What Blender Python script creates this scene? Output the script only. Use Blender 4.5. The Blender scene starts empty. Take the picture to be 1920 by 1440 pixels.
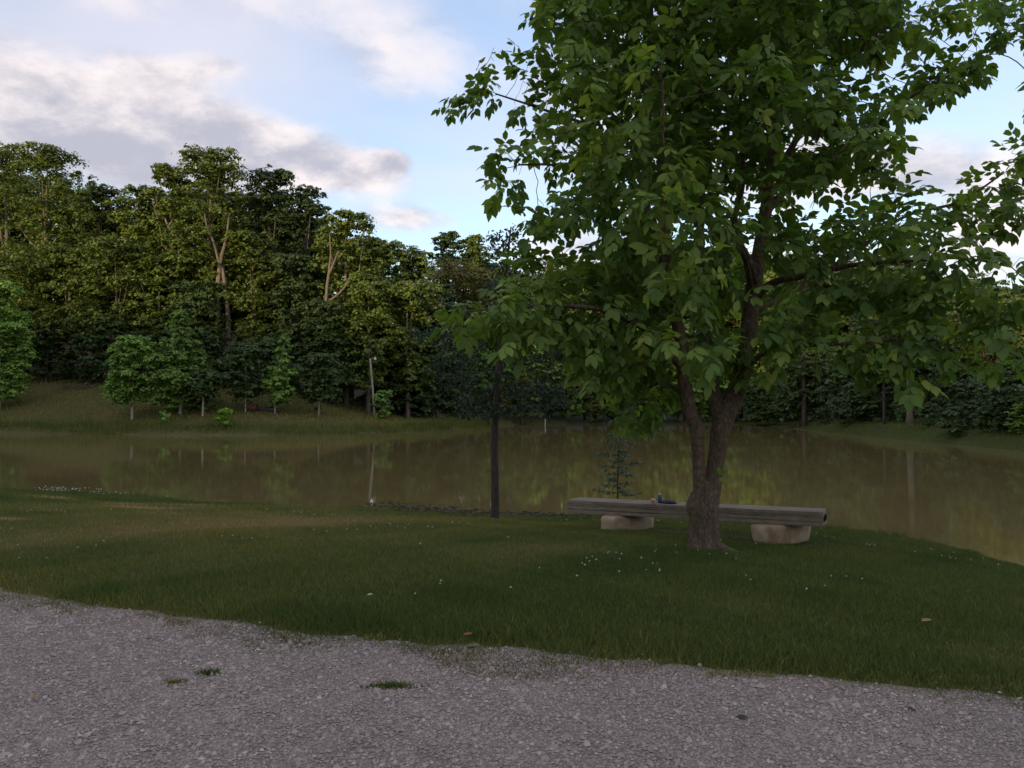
import bpy, bmesh, math, random
import numpy as np
from mathutils import Vector, Matrix, noise as mnoise

random.seed(7)
RNG = np.random.default_rng(11)
R = math.radians
scene = bpy.context.scene
COL = scene.collection

# ------------------------------------------------------------------ camera
F, CX, CY, HOR = 1420.0, 960.0, 720.0, 762.0      # pixels of the 1920x1440 photograph
EYE = np.array([0.0, 0.0, 1.6])
PITCH = math.atan((HOR - CY) / F)
cam_d = bpy.data.cameras.new("camera")
cam_d.sensor_width = 36.0
cam_d.lens = 36.0 * F / 1920.0
cam_d.clip_start, cam_d.clip_end = 0.05, 3000
cam = bpy.data.objects.new("camera", cam_d)
cam.location = EYE
cam.rotation_euler = (R(90) + PITCH, 0, 0)
COL.objects.link(cam)
scene.camera = cam

# ------------------------------------------------------------------ light
SUN_EL, SUN_AZ = R(5.0), math.atan2(-0.5, -0.866)  # low evening sun, behind and to the left of the camera
SX, SY = -0.5, -0.866
sun_d = bpy.data.lights.new("sun", 'SUN')
sun_d.energy = 3.6
sun_d.angle = R(2.5)
sun_d.color = (1.0, 0.78, 0.50)
sun = bpy.data.objects.new("sun", sun_d)
to_sun = Vector((SX * math.cos(SUN_EL), SY * math.cos(SUN_EL), math.sin(SUN_EL)))
sun.rotation_euler = to_sun.to_track_quat('Z', 'Y').to_euler()
sun.location = (-60, -100, 40)
COL.objects.link(sun)

world = bpy.data.worlds.new("World")
scene.world = world
world.use_nodes = True
SKY_STRENGTH = 0.15


def build_world():
    nt = world.node_tree
    N, L = nt.nodes, nt.links
    N.clear()

    def node(t, **kw):
        n = N.new(t)
        for k, v in kw.items():
            setattr(n, k, v)
        return n

    def val(socket, v):
        if hasattr(v, 'is_linked') or hasattr(v, 'links'):
            L.new(v, socket)
        else:
            socket.default_value = v

    def math_(op, a, b=0.0, clamp=False):
        n = node('ShaderNodeMath', operation=op, use_clamp=clamp)
        val(n.inputs[0], a); val(n.inputs[1], b)
        return n.outputs[0]

    def vmath(op, a, b=None, scale=None):
        n = node('ShaderNodeVectorMath', operation=op)
        val(n.inputs[0], a)
        if b is not None:
            val(n.inputs[1], b)
        if scale is not None:
            val(n.inputs['Scale'], scale)
        return n

    def mixc(f, a, b):
        n = node('ShaderNodeMix', data_type='RGBA')
        val(n.inputs[0], f); val(n.inputs[6], a); val(n.inputs[7], b)
        return n.outputs[2]

    def smooth(x, lo, hi):
        n = node('ShaderNodeMapRange', interpolation_type='SMOOTHSTEP')
        val(n.inputs[0], x)
        n.inputs[1].default_value, n.inputs[2].default_value = lo, hi
        return n.outputs[0]

    sky = node('ShaderNodeTexSky', sky_type='NISHITA', sun_disc=False)
    sky.sun_elevation = SUN_EL
    sky.sun_rotation = math.atan2(SX, SY)
    sky.altitude = 200
    sky.air_density, sky.dust_density, sky.ozone_density = 1.0, 0.4, 1.6
    hs = node('ShaderNodeHueSaturation')
    hs.inputs['Saturation'].default_value = SKY_SAT
    hs.inputs['Value'].default_value = SKY_VAL
    L.new(mixc(1.0, sky.outputs[0], (1.0, 0.94, 1.0, 1)), hs.inputs['Color'])
    hs.inputs['Color'].links[0].from_node.blend_type = 'MULTIPLY'
    tc = node('ShaderNodeTexCoord')
    d = vmath('NORMALIZE', tc.outputs['Generated']).outputs[0]
    sep = node('ShaderNodeSeparateXYZ')
    L.new(d, sep.inputs[0])
    zz = math_('ADD', math_('MAXIMUM', sep.outputs[2], 0.0), 0.22)
    com = node('ShaderNodeCombineXYZ')
    L.new(math_('DIVIDE', sep.outputs[0], zz), com.inputs[0])
    L.new(math_('DIVIDE', sep.outputs[1], zz), com.inputs[1])
    com.inputs[2].default_value = 3.7
    p = com.outputs[0]

    def fbm(vec, scale, detail=7.0, rough=0.55, dist=0.0):
        n = node('ShaderNodeTexNoise')
        L.new(vec, n.inputs['Vector'])
        n.inputs['Scale'].default_value = scale
        n.inputs['Detail'].default_value = detail
        n.inputs['Roughness'].default_value = rough
        n.inputs['Distortion'].default_value = dist
        return n.outputs[0]

    # banks of cloud at their own directions in the sky
    th = PITCH
    def dirpx(px, py):
        u, v = (px - CX) / F, (CY - py) / F
        w = Vector((u, math.cos(th) - v * math.sin(th), math.sin(th) + v * math.cos(th)))
        return w.normalized()
    total = None
    for (px, py, rx, rz, amp) in CLOUD_BANKS:
        c = dirpx(px, py)
        s = vmath('SUBTRACT', d, tuple(c)).outputs[0]
        s = vmath('MULTIPLY', s, (F / rx, 1.2, F / rz)).outputs[0]
        ln = vmath('LENGTH', s).outputs['Value']
        g = math_('MULTIPLY', smooth(ln, 1.35, 0.0), amp)
        total = g if total is None else math_('ADD', total, g)
    base = fbm(p, 1.15, 9.0, 0.60, 0.25)
    fine = fbm(p, 3.4, 8.0, 0.62, 0.2)
    dens = math_('ADD', math_('MULTIPLY', base, 0.75), math_('MULTIPLY', fine, 0.40))
    dens = math_('ADD', dens, total)
    cover = smooth(dens, 0.53, 0.85)
    # relief: compare with the density a little further towards the light
    off = vmath('ADD', p, (0.10, -0.16, 0.0)).outputs[0]
    b2 = fbm(off, 1.15, 9.0, 0.60, 0.25)
    f2 = fbm(vmath('ADD', p, (0.05, -0.09, 0.0)).outputs[0], 3.4, 8.0, 0.62, 0.2)
    rel = math_('ADD', math_('SUBTRACT', base, b2), math_('MULTIPLY', math_('SUBTRACT', fine, f2), 0.6))
    thick = smooth(dens, 0.72, 1.12)
    lit = smooth(math_('SUBTRACT', rel, math_('MULTIPLY', thick, 0.10)), -0.17, 0.10)
    k = 1.0 / SKY_STRENGTH
    dark = tuple(c * k for c in CLOUD_DARK) + (1,)
    bright = tuple(c * k for c in CLOUD_LIT) + (1,)
    ccol = mixc(lit, dark, bright)
    # thin high veil over all of the sky
    veil = smooth(fbm(vmath('MULTIPLY', p, (0.55, 1.0, 1.0)).outputs[0], 0.9, 5.0, 0.5, 0.6), 0.38, 0.75)
    vcol = tuple(c * k for c in VEIL) + (1,)
    skyc = mixc(math_('MULTIPLY_ADD', veil, 0.45), hs.outputs[0], vcol)
    skyc.node.inputs[0].links[0].from_node.inputs[2].default_value = 0.26
    low = smooth(sep.outputs[2], 0.22, 0.02)
    skyc = mixc(math_('MULTIPLY', low, 0.35), skyc, vcol)
    final = mixc(math_('MULTIPLY', cover, 0.93), skyc, ccol)
    bg = node('ShaderNodeBackground')
    bg.inputs['Strength'].default_value = SKY_STRENGTH
    L.new(final, bg.inputs['Color'])
    out = node('ShaderNodeOutputWorld')
    L.new(bg.outputs[0], out.inputs['Surface'])


SKY_SAT, SKY_VAL = 1.15, 2.75
CLOUD_DARK = (0.46, 0.46, 0.54)
CLOUD_LIT = (0.93, 0.84, 0.825)
VEIL = (0.84, 0.775, 0.83)
CLOUD_BANKS = [  # px, py, half width, half height (pixels), weight
    (40, 150, 170, 90, 0.14), (120, 260, 240, 90, 0.22), (300, 270, 260, 80, 0.22), (250, 60, 260, 60, -0.12), (430, 270, 230, 70, 0.22), (600, 320, 170, 55, 0.22),
    (770, 410, 110, 32, 0.30), (720, 90, 150, 90, 0.10), (230, 15, 90, 30, 0.10), (300, 135, 75, 28, 0.26),
    (400, 120, 55, 26, 0.22), (740, 300, 42, 24, 0.36), (690, 325, 95, 38, 0.20), (1080, 460, 160, 50, 0.30), (1500, 310, 160, 90, 0.26),
    (1720, 320, 110, 50, 0.26), (1880, 420, 130, 90, 0.26), (1000, 150, 100, 60, 0.06),
    (860, 270, 130, 90, -0.22), (560, 190, 150, 40, -0.16), (1750, 120, 160, 120, -0.12), (480, 90, 170, 60, -0.10), (620, 200, 160, 60, -0.08),
    (850, 380, 60, 30, -0.12),
]
build_world()

vs = scene.view_settings
vs.view_transform = 'Standard'
vs.look = 'None'
vs.exposure = 0.20
vs.gamma = 1.0
vs.use_curve_mapping = False
scene.render.engine = 'CYCLES'
scene.cycles.use_denoising = True
scene.cycles.max_bounces = 6
scene.cycles.diffuse_bounces = 3
scene.cycles.glossy_bounces = 2
scene.cycles.transmission_bounces = 4
scene.cycles.transparent_max_bounces = 8
scene.cycles.sample_clamp_indirect = 6.0
scene.cycles.caustics_reflective = False
scene.cycles.caustics_refractive = False


# ------------------------------------------------------------------ helpers
def ray(px, py):
    u, v = (px - CX) / F, (CY - py) / F
    return np.array([u, math.cos(PITCH) - v * math.sin(PITCH), math.sin(PITCH) + v * math.cos(PITCH)])


def P(px, py, Y):
    r = ray(px, py)
    return EYE + r * (Y / r[1])


def smoothstep(a, b, x):
    t = np.clip((np.asarray(x, float) - a) / (b - a), 0, 1)
    return t * t * (3 - 2 * t)


def tag(o, label=None, cat=None, group=None, kind=None):
    if label: o["label"] = label
    if cat: o["category"] = cat
    if group: o["group"] = group
    if kind: o["kind"] = kind
    return o


def empty(name, loc, rz=0.0):
    o = bpy.data.objects.new(name, None)
    o.location = loc
    o.rotation_euler = (0, 0, rz)
    o.empty_display_size = 0.3
    COL.objects.link(o)
    return o


def mesh_np(name, verts, polys, rnd=None, smooth=False):
    """polys: list of int arrays (n, k); rnd: per-face float for each array."""
    me = bpy.data.meshes.new(name)
    verts = np.asarray(verts, np.float32)
    polys = [np.asarray(p, np.int32) for p in polys if len(p)]
    me.vertices.add(len(verts))
    me.vertices.foreach_set("co", verts.ravel())
    loops = np.concatenate([p.ravel() for p in polys])
    tot = np.concatenate([np.full(len(p), p.shape[1], np.int32) for p in polys])
    start = np.concatenate([[0], np.cumsum(tot)[:-1]]).astype(np.int32)
    me.loops.add(len(loops))
    me.loops.foreach_set("vertex_index", loops)
    me.polygons.add(len(tot))
    me.polygons.foreach_set("loop_start", start)
    me.polygons.foreach_set("loop_total", tot)
    if smooth:
        me.polygons.foreach_set("use_smooth", np.ones(len(tot), bool))
    me.update(calc_edges=True)
    if rnd is not None:
        a = me.attributes.new("rnd", 'FLOAT', 'FACE')
        a.data.foreach_set("value", np.asarray(rnd, np.float32))
    return me


def obj(name, me, mat, parent=None, loc=None):
    o = bpy.data.objects.new(name, me)
    if mat is not None and not me.materials:
        me.materials.append(mat)
    if parent is not None:
        o.parent = parent
    if loc is not None:
        o.location = loc
    COL.objects.link(o)
    return o


class MB:
    """collects shapes into one mesh"""
    def __init__(self):
        self.v, self.f, self.n = [], [], 0

    def add(self, v, f):
        self.v.extend([tuple(p) for p in v])
        self.f.extend([tuple(i + self.n for i in q) for q in f])
        self.n += len(v)

    def box(self, lo, hi, M=None):
        x0, y0, z0 = lo; x1, y1, z1 = hi
        v = [(x0, y0, z0), (x1, y0, z0), (x1, y1, z0), (x0, y1, z0), (x0, y0, z1), (x1, y0, z1), (x1, y1, z1), (x0, y1, z1)]
        if M is not None:
            v = [tuple(M @ Vector(p)) for p in v]
        self.add(v, [(0, 3, 2, 1), (4, 5, 6, 7), (0, 1, 5, 4), (1, 2, 6, 5), (2, 3, 7, 6), (3, 0, 4, 7)])

    def tube(self, pts, rad, sides=8, cap=True, warp=None):
        pts = [Vector(p) for p in pts]
        n = len(pts)
        prev = None
        v = []
        for i, p in enumerate(pts):
            t = (pts[min(i + 1, n - 1)] - pts[max(i - 1, 0)])
            t = t.normalized() if t.length > 1e-9 else Vector((0, 0, 1))
            if prev is None:
                a = Vector((1, 0, 0)) if abs(t.x) < 0.8 else Vector((0, 1, 0))
                u = (a - t * a.dot(t)).normalized()
            else:
                u = (prev - t * prev.dot(t)).normalized()
            prev = u
            w = t.cross(u)
            for k in range(sides):
                a = 2 * math.pi * k / sides
                q = u * math.cos(a) + w * math.sin(a)
                r = rad[i]
                if warp:
                    r = warp(p, q, r, i, a)
                v.append(tuple(p + q * r))
        f = []
        for i in range(n - 1):
            for k in range(sides):
                k2 = (k + 1) % sides
                f.append((i * sides + k, i * sides + k2, (i + 1) * sides + k2, (i + 1) * sides + k))
        if cap:
            f.append(tuple(range(sides - 1, -1, -1)))
            f.append(tuple((n - 1) * sides + k for k in range(sides)))
        self.add(v, f)

    def mesh(self, name, smooth=False):
        me = bpy.data.meshes.new(name)
        me.from_pydata(self.v, [], self.f)
        if smooth:
            me.polygons.foreach_set("use_smooth", [True] * len(me.polygons))
        me.update()
        return me


def interp_path(pts, rad, step):
    """Catmull-Rom resample of a polyline with radii"""
    pts = [np.array(p, float) for p in pts]
    out, ro = [], []
    n = len(pts)
    for i in range(n - 1):
        p0, p1, p2, p3 = pts[max(i - 1, 0)], pts[i], pts[i + 1], pts[min(i + 2, n - 1)]
        m = max(1, int(np.linalg.norm(p2 - p1) / step))
        for k in range(m):
            t = k / m
            out.append(0.5 * ((2 * p1) + (p2 - p0) * t + (2 * p0 - 5 * p1 + 4 * p2 - p3) * t * t + (3 * p1 - p0 - 3 * p2 + p3) * t ** 3))
            ro.append(rad[i] + (rad[i + 1] - rad[i]) * t)
    out.append(pts[-1]); ro.append(rad[-1])
    return out, ro


# ------------------------------------------------------------------ materials
def new_mat(name):
    m = bpy.data.materials.new(name)
    m.use_nodes = True
    nt = m.node_tree
    nt.nodes.clear()
    out = nt.nodes.new('ShaderNodeOutputMaterial')
    return m, nt, out


def ramp(nt, fac, stops):
    n = nt.nodes.new('ShaderNodeValToRGB')
    el = n.color_ramp.elements
    while len(el) < len(stops):
        el.new(0.5)
    for e, (p, c) in zip(el, stops):
        e.position = p
        e.color = tuple(c) + (1,)
    nt.links.new(fac, n.inputs[0])
    return n.outputs[0]


def noise_tex(nt, scale, detail=4.0, rough=0.55, coord='Object', vec=None, mapping=None):
    n = nt.nodes.new('ShaderNodeTexNoise')
    n.inputs['Scale'].default_value = scale
    n.inputs['Detail'].default_value = detail
    n.inputs['Roughness'].default_value = rough
    if vec is None:
        vec = nt.nodes.new('ShaderNodeTexCoord').outputs[coord]
    if mapping:
        mp = nt.nodes.new('ShaderNodeMapping')
        mp.inputs['Scale'].default_value = mapping
        nt.links.new(vec, mp.inputs[0])
        vec = mp.outputs[0]
    nt.links.new(vec, n.inputs['Vector'])
    return n.outputs[0]


def mix_rgb(nt, f, a, b, blend='MIX'):
    n = nt.nodes.new('ShaderNodeMix')
    n.data_type = 'RGBA'
    n.blend_type = blend
    for s, v in ((n.inputs[0], f), (n.inputs[6], a), (n.inputs[7], b)):
        if hasattr(v, 'links'):
            nt.links.new(v, s)
        else:
            s.default_value = v if not isinstance(v, tuple) else (v + (1,) if len(v) == 3 else v)
    return n.outputs[2]


def princ(nt, out, color, rough=0.6, spec=0.3, bump=None, bump_s=0.3, bump_d=0.01):
    b = nt.nodes.new('ShaderNodeBsdfPrincipled')
    if hasattr(color, 'links'):
        nt.links.new(color, b.inputs['Base Color'])
    else:
        b.inputs['Base Color'].default_value = tuple(color) + (1,)
    if hasattr(rough, 'links'):
        nt.links.new(rough, b.inputs['Roughness'])
    else:
        b.inputs['Roughness'].default_value = rough
    b.inputs['Specular IOR Level'].default_value = spec
    if bump is not None:
        bn = nt.nodes.new('ShaderNodeBump')
        bn.inputs['Strength'].default_value = bump_s
        bn.inputs['Distance'].default_value = bump_d
        nt.links.new(bump, bn.inputs['Height'])
        nt.links.new(bn.outputs[0], b.inputs['Normal'])
    if out is not None:
        nt.links.new(b.outputs[0], out.inputs[0])
    return b


def attr(nt, name):
    a = nt.nodes.new('ShaderNodeAttribute')
    a.attribute_name = name
    return a.outputs['Fac']


def leaf_mat(name, stops, trans=0.3, tcol=None, spec=0.25, rough=0.5, patch=0.0, patch_scale=0.3):
    """leaf colour varies from leaf to leaf"""
    m, nt, out = new_mat(name)
    fac = attr(nt, "rnd")
    if patch:
        pn = noise_tex(nt, patch_scale, 2.0, coord='Object')
        mx = nt.nodes.new('ShaderNodeMath'); mx.operation = 'MULTIPLY_ADD'
        s = nt.nodes.new('ShaderNodeMath'); s.operation = 'SUBTRACT'
        nt.links.new(pn, s.inputs[0]); s.inputs[1].default_value = 0.5
        nt.links.new(s.outputs[0], mx.inputs[0]); mx.inputs[1].default_value = patch
        nt.links.new(fac, mx.inputs[2])
        fac = mx.outputs[0]
    col = ramp(nt, fac, stops)
    oi = nt.nodes.new('ShaderNodeObjectInfo')
    hs = nt.nodes.new('ShaderNodeHueSaturation')
    mr = nt.nodes.new('ShaderNodeMapRange')
    nt.links.new(oi.outputs['Random'], mr.inputs[0])
    mr.inputs[3].default_value, mr.inputs[4].default_value = 0.82, 1.18
    nt.links.new(mr.outputs[0], hs.inputs['Value'])
    nt.links.new(col, hs.inputs['Color'])
    b = princ(nt, None, hs.outputs[0], rough, spec)
    t = nt.nodes.new('ShaderNodeBsdfTranslucent')
    tm = mix_rgb(nt, 1.0, hs.outputs[0], tcol or (1.3, 1.35, 0.7), 'MULTIPLY')
    nt.links.new(tm, t.inputs[0])
    ms = nt.nodes.new('ShaderNodeMixShader')
    ms.inputs[0].default_value = trans
    nt.links.new(b.outputs[0], ms.inputs[1])
    nt.links.new(t.outputs[0], ms.inputs[2])
    nt.links.new(ms.outputs[0], out.inputs[0])
    return m


def bark_mat(name, c0, c1, c2, scale=14.0, stretch=(1, 1, 0.25), bump=0.6):
    m, nt, out = new_mat(name)
    n1 = noise_tex(nt, scale, 6.0, 0.65, mapping=stretch)
    n2 = noise_tex(nt, scale * 0.2, 3.0, 0.5)
    v = nt.nodes.new('ShaderNodeTexVoronoi')
    v.feature = 'DISTANCE_TO_EDGE'
    v.inputs['Scale'].default_value = scale * 1.3
    tc = nt.nodes.new('ShaderNodeTexCoord')
    mp = nt.nodes.new('ShaderNodeMapping')
    mp.inputs['Scale'].default_value = stretch
    nt.links.new(tc.outputs['Object'], mp.inputs[0])
    nt.links.new(mp.outputs[0], v.inputs['Vector'])
    ad = nt.nodes.new('ShaderNodeMath'); ad.operation = 'MULTIPLY_ADD'
    nt.links.new(v.outputs[0], ad.inputs[0]); ad.inputs[1].default_value = 0.8
    nt.links.new(n1, ad.inputs[2])
    col = ramp(nt, ad.outputs[0], [(0.30, c0), (0.60, c1), (0.95, c2)])
    col = mix_rgb(nt, 0.45, col, ramp(nt, n2, [(0.35, tuple(x * 0.65 for x in c1)), (0.65, tuple(min(1, x * 1.25) for x in c1))]))
    princ(nt, out, col, 0.85, 0.15, ad.outputs[0], bump, 0.03)
    return m


def flat_mat(name, col, rough=0.6, spec=0.3, var=0.25, scale=20.0):
    m, nt, out = new_mat(name)
    n = noise_tex(nt, scale, 5.0, 0.6)
    c = ramp(nt, n, [(0.3, tuple(x * (1 - var) for x in col)), (0.7, tuple(min(1, x * (1 + var)) for x in col))])
    princ(nt, out, c, rough, spec, n, 0.15, 0.01)
    return m


M = {}
M['bark'] = bark_mat('grey_brown_bark', (0.022, 0.014, 0.009), (0.140, 0.094, 0.062), (0.33, 0.235, 0.155), 17.0, (1, 1, 0.5), 1.0)
M['bark_dark'] = bark_mat('dark_bark', (0.03, 0.022, 0.02), (0.075, 0.055, 0.048), (0.13, 0.10, 0.085), 16.0)
M['bark_far'] = bark_mat('woodland_bark', (0.06, 0.048, 0.035), (0.15, 0.12, 0.09), (0.24, 0.19, 0.14), 3.0, (1, 1, 0.2), 0.3)
M['bark_pale'] = bark_mat('pale_bark', (0.20, 0.17, 0.13), (0.38, 0.33, 0.26), (0.55, 0.50, 0.42), 3.0, (1, 1, 0.5), 0.2)
M['leaf'] = leaf_mat('broad_leaf', [(0.0, (0.0736, 0.1158, 0.0324)), (0.45, (0.1203, 0.1881, 0.0440)), (0.8, (0.2005, 0.2773, 0.0589)), (1.0, (0.3343, 0.3617, 0.0765))], 0.33, (1.5, 1.7, 0.6), 0.18, 0.6)
M['leaf_dark'] = leaf_mat('dark_leaf', [(0.0, (0.0320, 0.0544, 0.0306)), (0.5, (0.0480, 0.0832, 0.0442)), (0.85, (0.0800, 0.0960, 0.0510)), (1.0, (0.1040, 0.0672, 0.0612))], 0.25, (1.3, 1.3, 0.8), 0.2)
M['leaf_purple'] = leaf_mat('purple_leaf', [(0.0, (0.03, 0.022, 0.022)), (0.5, (0.05, 0.03, 0.03)), (1.0, (0.045, 0.055, 0.028))], 0.25, (1.3, 1.1, 0.9), 0.2)
M['leaf_cypress'] = leaf_mat('feathery_leaf', [(0.0, (0.0510, 0.0910, 0.0491)), (1.0, (0.1001, 0.1638, 0.0851))], 0.25)
OAK = [(0.0, (0.0616, 0.0918, 0.0187)), (0.5, (0.1051, 0.1469, 0.0265)), (1.0, (0.1902, 0.2166, 0.0406))]
DEEP = [(0.0, (0.0416, 0.0710, 0.0227)), (0.5, (0.0680, 0.1082, 0.0324)), (1.0, (0.1134, 0.1555, 0.0421))]
OLIVE = [(0.0, (0.0840, 0.0862, 0.0160)), (0.5, (0.1380, 0.1323, 0.0260)), (1.0, (0.1920, 0.1725, 0.0400))]
FRESH = [(0.0, (0.1076, 0.1954, 0.0380)), (0.5, (0.1830, 0.3054, 0.0570)), (1.0, (0.2960, 0.4152, 0.0761))]
BRIGHT = [(0.0, (0.1190, 0.2240, 0.0225)), (0.5, (0.1870, 0.3200, 0.0300)), (1.0, (0.2890, 0.4000, 0.0450))]
M['oak'] = leaf_mat('oak_foliage', OAK, 0.22, patch=0.7)
M['deep'] = leaf_mat('deep_foliage', DEEP, 0.22, patch=0.6)
M['olive'] = leaf_mat('olive_foliage', OLIVE, 0.22, patch=0.5)
M['fresh'] = leaf_mat('fresh_foliage', FRESH, 0.25, patch=0.4)
M['bright'] = leaf_mat('bright_foliage', BRIGHT, 0.3)

# ------------------------------------------------------------------ terrain
ZW = -0.9
SHORE = [(-15.2, 22.5), (-9.4, 20.2), (-4.74, 18.7), (-0.7, 16.9), (3.3, 16.6), (6.2, 15.9), (7.6, 14.0), (8.2, 11.9), (9.0, 8.0),
         (12, 3), (18, 1), (23, 7), (26, 20), (28, 41), (29.6, 60), (31.2, 80), (31.5, 97), (22, 107), (6.8, 108), (-1.0, 102),
         (-4.3, 93), (-7.3, 86), (-13, 72), (-26.4, 67), (-48, 71), (-63, 71), (-76, 60), (-72, 42), (-45, 29), (-28, 25.5)]


def smooth_poly(pts, m=8):
    pts = np.array(pts, float)
    n = len(pts)
    out = []
    for i in range(n):
        p0, p1, p2, p3 = pts[i - 1], pts[i], pts[(i + 1) % n], pts[(i + 2) % n]
        for k in range(m):
            t = k / m
            out.append(0.5 * (2 * p1 + (p2 - p0) * t + (2 * p0 - 5 * p1 + 4 * p2 - p3) * t * t + (3 * p1 - p0 - 3 * p2 + p3) * t ** 3))
    return np.array(out)


POND = smooth_poly(SHORE)
_rs = np.random.default_rng(3)
POND = POND + np.stack([np.convolve(_rs.normal(0, 0.35, len(POND) + 4), np.ones(5) / 5, 'valid') for _ in range(2)], 1)


def pond_sd(x, y):
    x = np.asarray(x, float).ravel(); y = np.asarray(y, float).ravel()
    a = POND; b = np.roll(POND, -1, 0)
    best = np.full(len(x), 1e9); ins = np.zeros(len(x), bool)
    for (ax, ay), (bx, by) in zip(a, b):
        dx, dy = bx - ax, by - ay
        t = np.clip(((x - ax) * dx + (y - ay) * dy) / (dx * dx + dy * dy), 0, 1)
        best = np.minimum(best, (x - ax - t * dx) ** 2 + (y - ay - t * dy) ** 2)
        c = (ay > y) != (by > y)
        ins ^= c & (x < dx * (y - ay) / (dy if dy else 1e-9) + ax)
    d = np.sqrt(best)
    return np.where(ins, -d, d)


def edge_wob(x):
    return 0.045 * np.sin(x * 1.13 + 0.6) + 0.028 * np.sin(x * 2.71 + 1.0) + 0.016 * np.sin(x * 6.9 + 2.0) + 0.012 * np.sin(x * 15.3 + 0.3)


def gravel_dist(x, y):
    w = edge_wob(x)
    return (y - 4.90 + 0.307 * x - 0.010 * x * x - w) * 0.956


def vnoise(x, y, s, o=0.0):
    """cheap smooth noise"""
    return (np.sin(x * s + 1.3 + o) * np.cos(y * s * 1.1 - 0.7 + o) + 0.5 * np.sin(x * s * 2.3 - y * s * 1.9 + 2.1 + o) + 0.3 * np.cos(x * s * 4.1 + y * s * 3.7 + o)) / 1.8


def height(x, y):
    shp = np.shape(x)
    x = np.asarray(x, float).ravel(); y = np.asarray(y, float).ravel()
    sd = pond_sd(x, y)
    s = np.maximum(sd, 0)
    g = np.maximum(gravel_dist(x, y), 0)
    base = np.where(g > 0, ZW * (g / np.maximum(s + g, 1e-6)) ** 1.75, 0.0)
    wfar = smoothstep(30, 58, y)
    slope = np.interp(x, [-60, -45, -28, -14, -5, 10, 22, 40], [0.36, 0.34, 0.24, 0.10, 0.07, 0.05, 0.03, 0.03])
    rise = slope * np.minimum(s, 16) + 0.05 * np.maximum(s - 16, 0) + 0.30 * np.clip(s - 34, 0, 50) * smoothstep(34, 60, s)
    rise = np.minimum(rise, 16 + slope * 10)
    bank = 0.35 * smoothstep(0, 0.6, s)
    dam = 0.85 * smoothstep(0.1, 2.2, s) * smoothstep(14, 24, x) * smoothstep(95, 80, y)
    z = base + wfar * (rise + bank * (x < 8)) + dam
    q = x * SX + y * SY
    z = z + 22.0 * smoothstep(20, 68, q) * (1 - 0.15 * smoothstep(0, 1, np.sin(x * 0.03 + 1)))  # unseen hill towards the sun, added and sized to shade the foreground
    z = z + 0.02 * vnoise(x, y, 1.1) * smoothstep(0.2, 1.5, g) + 0.5 * vnoise(x, y, 0.11) * smoothstep(6, 25, s) * wfar
    z = np.where(sd < 0, ZW - 0.03 - np.minimum(1.6, -sd * 0.25), z)
    return z.reshape(shp)


def H(x, y):
    return float(height(np.array([x]), np.array([y]))[0])


def G(px, py, y0=3.0, y1=160.0):
    """where the view ray through a pixel of the photograph meets the ground"""
    ys = np.geomspace(y0, y1, 3000)
    r = ray(px, py)
    pts = EYE[None] + r[None] * (ys / r[1])[:, None]
    hz = np.maximum(height(pts[:, 0], pts[:, 1]), ZW)
    k = np.argmax(pts[:, 2] <= hz)
    if pts[k, 2] > hz[k]:
        k = len(ys) - 1
    p = pts[k].copy()
    p[2] = hz[k]
    return p


def straw(x, y):
    """1 where the sward is dry and olive, 0 where it is green"""
    m = 0.95 * np.exp(-(((x + 4.2) / 5.0) ** 2 + ((y - 13.5) / 3.6) ** 2)) + 0.45 * np.exp(-(((x + 6) / 4) ** 2 + ((y - 9) / 3) ** 2))
    m = m + 0.45 * np.exp(-(((x - 0.3) / 0.9) ** 2 + ((y - 9.4) / 0.5) ** 2))
    m = m + 0.55 * smoothstep(45, 60, y) * smoothstep(10, -5, x)
    m = m + 0.28 * vnoise(x, y, 0.8) + 0.12 * vnoise(x, y, 2.7, 1.0)
    m = m + 0.35 * np.exp(-((gravel_dist(x, y) - 0.05) / 0.22) ** 2)
    for (cx, cy, a, b) in HAY:
        m = m + 1.6 * np.exp(-(((x - cx) / a) ** 2 + ((y - cy) / b) ** 2))
    return np.clip(m, 0, 1.6)


HAY = [(-9.8, 18.7, 0.9, 0.35)]
HAY = [(float(q_[0]), float(q_[1]), a_, b_) for q_, a_, b_ in [(G(275, 954), 0.75, 0.22), (G(330, 948), 0.8, 0.18), (G(230, 946), 0.6, 0.2), (G(90, 934), 0.6, 0.22), (G(140, 938), 0.4, 0.15), (G(430, 944), 1.0, 0.14), (G(505, 945), 0.35, 0.08), (G(8, 974), 0.35, 0.12)]]


def axis(lo, hi, d0, d1, step, grow, far):
    c = list(np.arange(d0, d1 + 1e-6, step))
    s = step
    v = d1
    while v < hi:
        s = min(s * grow, far); v += s; c.append(v)
    s = step; v = d0
    while v > lo:
        s = min(s * grow, far); v -= s; c.insert(0, v)
    return np.array(c)


xs = axis(-420, 420, -18, 13, 0.22, 1.10, 22)
ys = axis(-330, 420, 3.2, 24, 0.22, 1.10, 14)
GX, GY = np.meshgrid(xs, ys)
GZ = height(GX, GY)
GD = gravel_dist(GX, GY)
GZ = np.where((GD < 0.0) & (GY > -16), np.minimum(GZ, -0.03 + np.maximum(GZ, 0) * 0), GZ) if False else GZ - 0.03 * smoothstep(0.05, -0.25, GD) * (GY > -30)
nx, ny = len(xs), len(ys)
idx = np.arange(nx * ny).reshape(ny, nx)
quads = np.stack([idx[:-1, :-1], idx[:-1, 1:], idx[1:, 1:], idx[1:, :-1]], -1).reshape(-1, 4)
me = mesh_np('ground', np.stack([GX, GY, GZ], -1).reshape(-1, 3), [quads], smooth=True)
a = me.attributes.new("straw", 'FLOAT', 'POINT')
a.data.foreach_set("value", straw(GX, GY).ravel().astype(np.float32))
SD = pond_sd(GX, GY).reshape(GX.shape)
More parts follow.
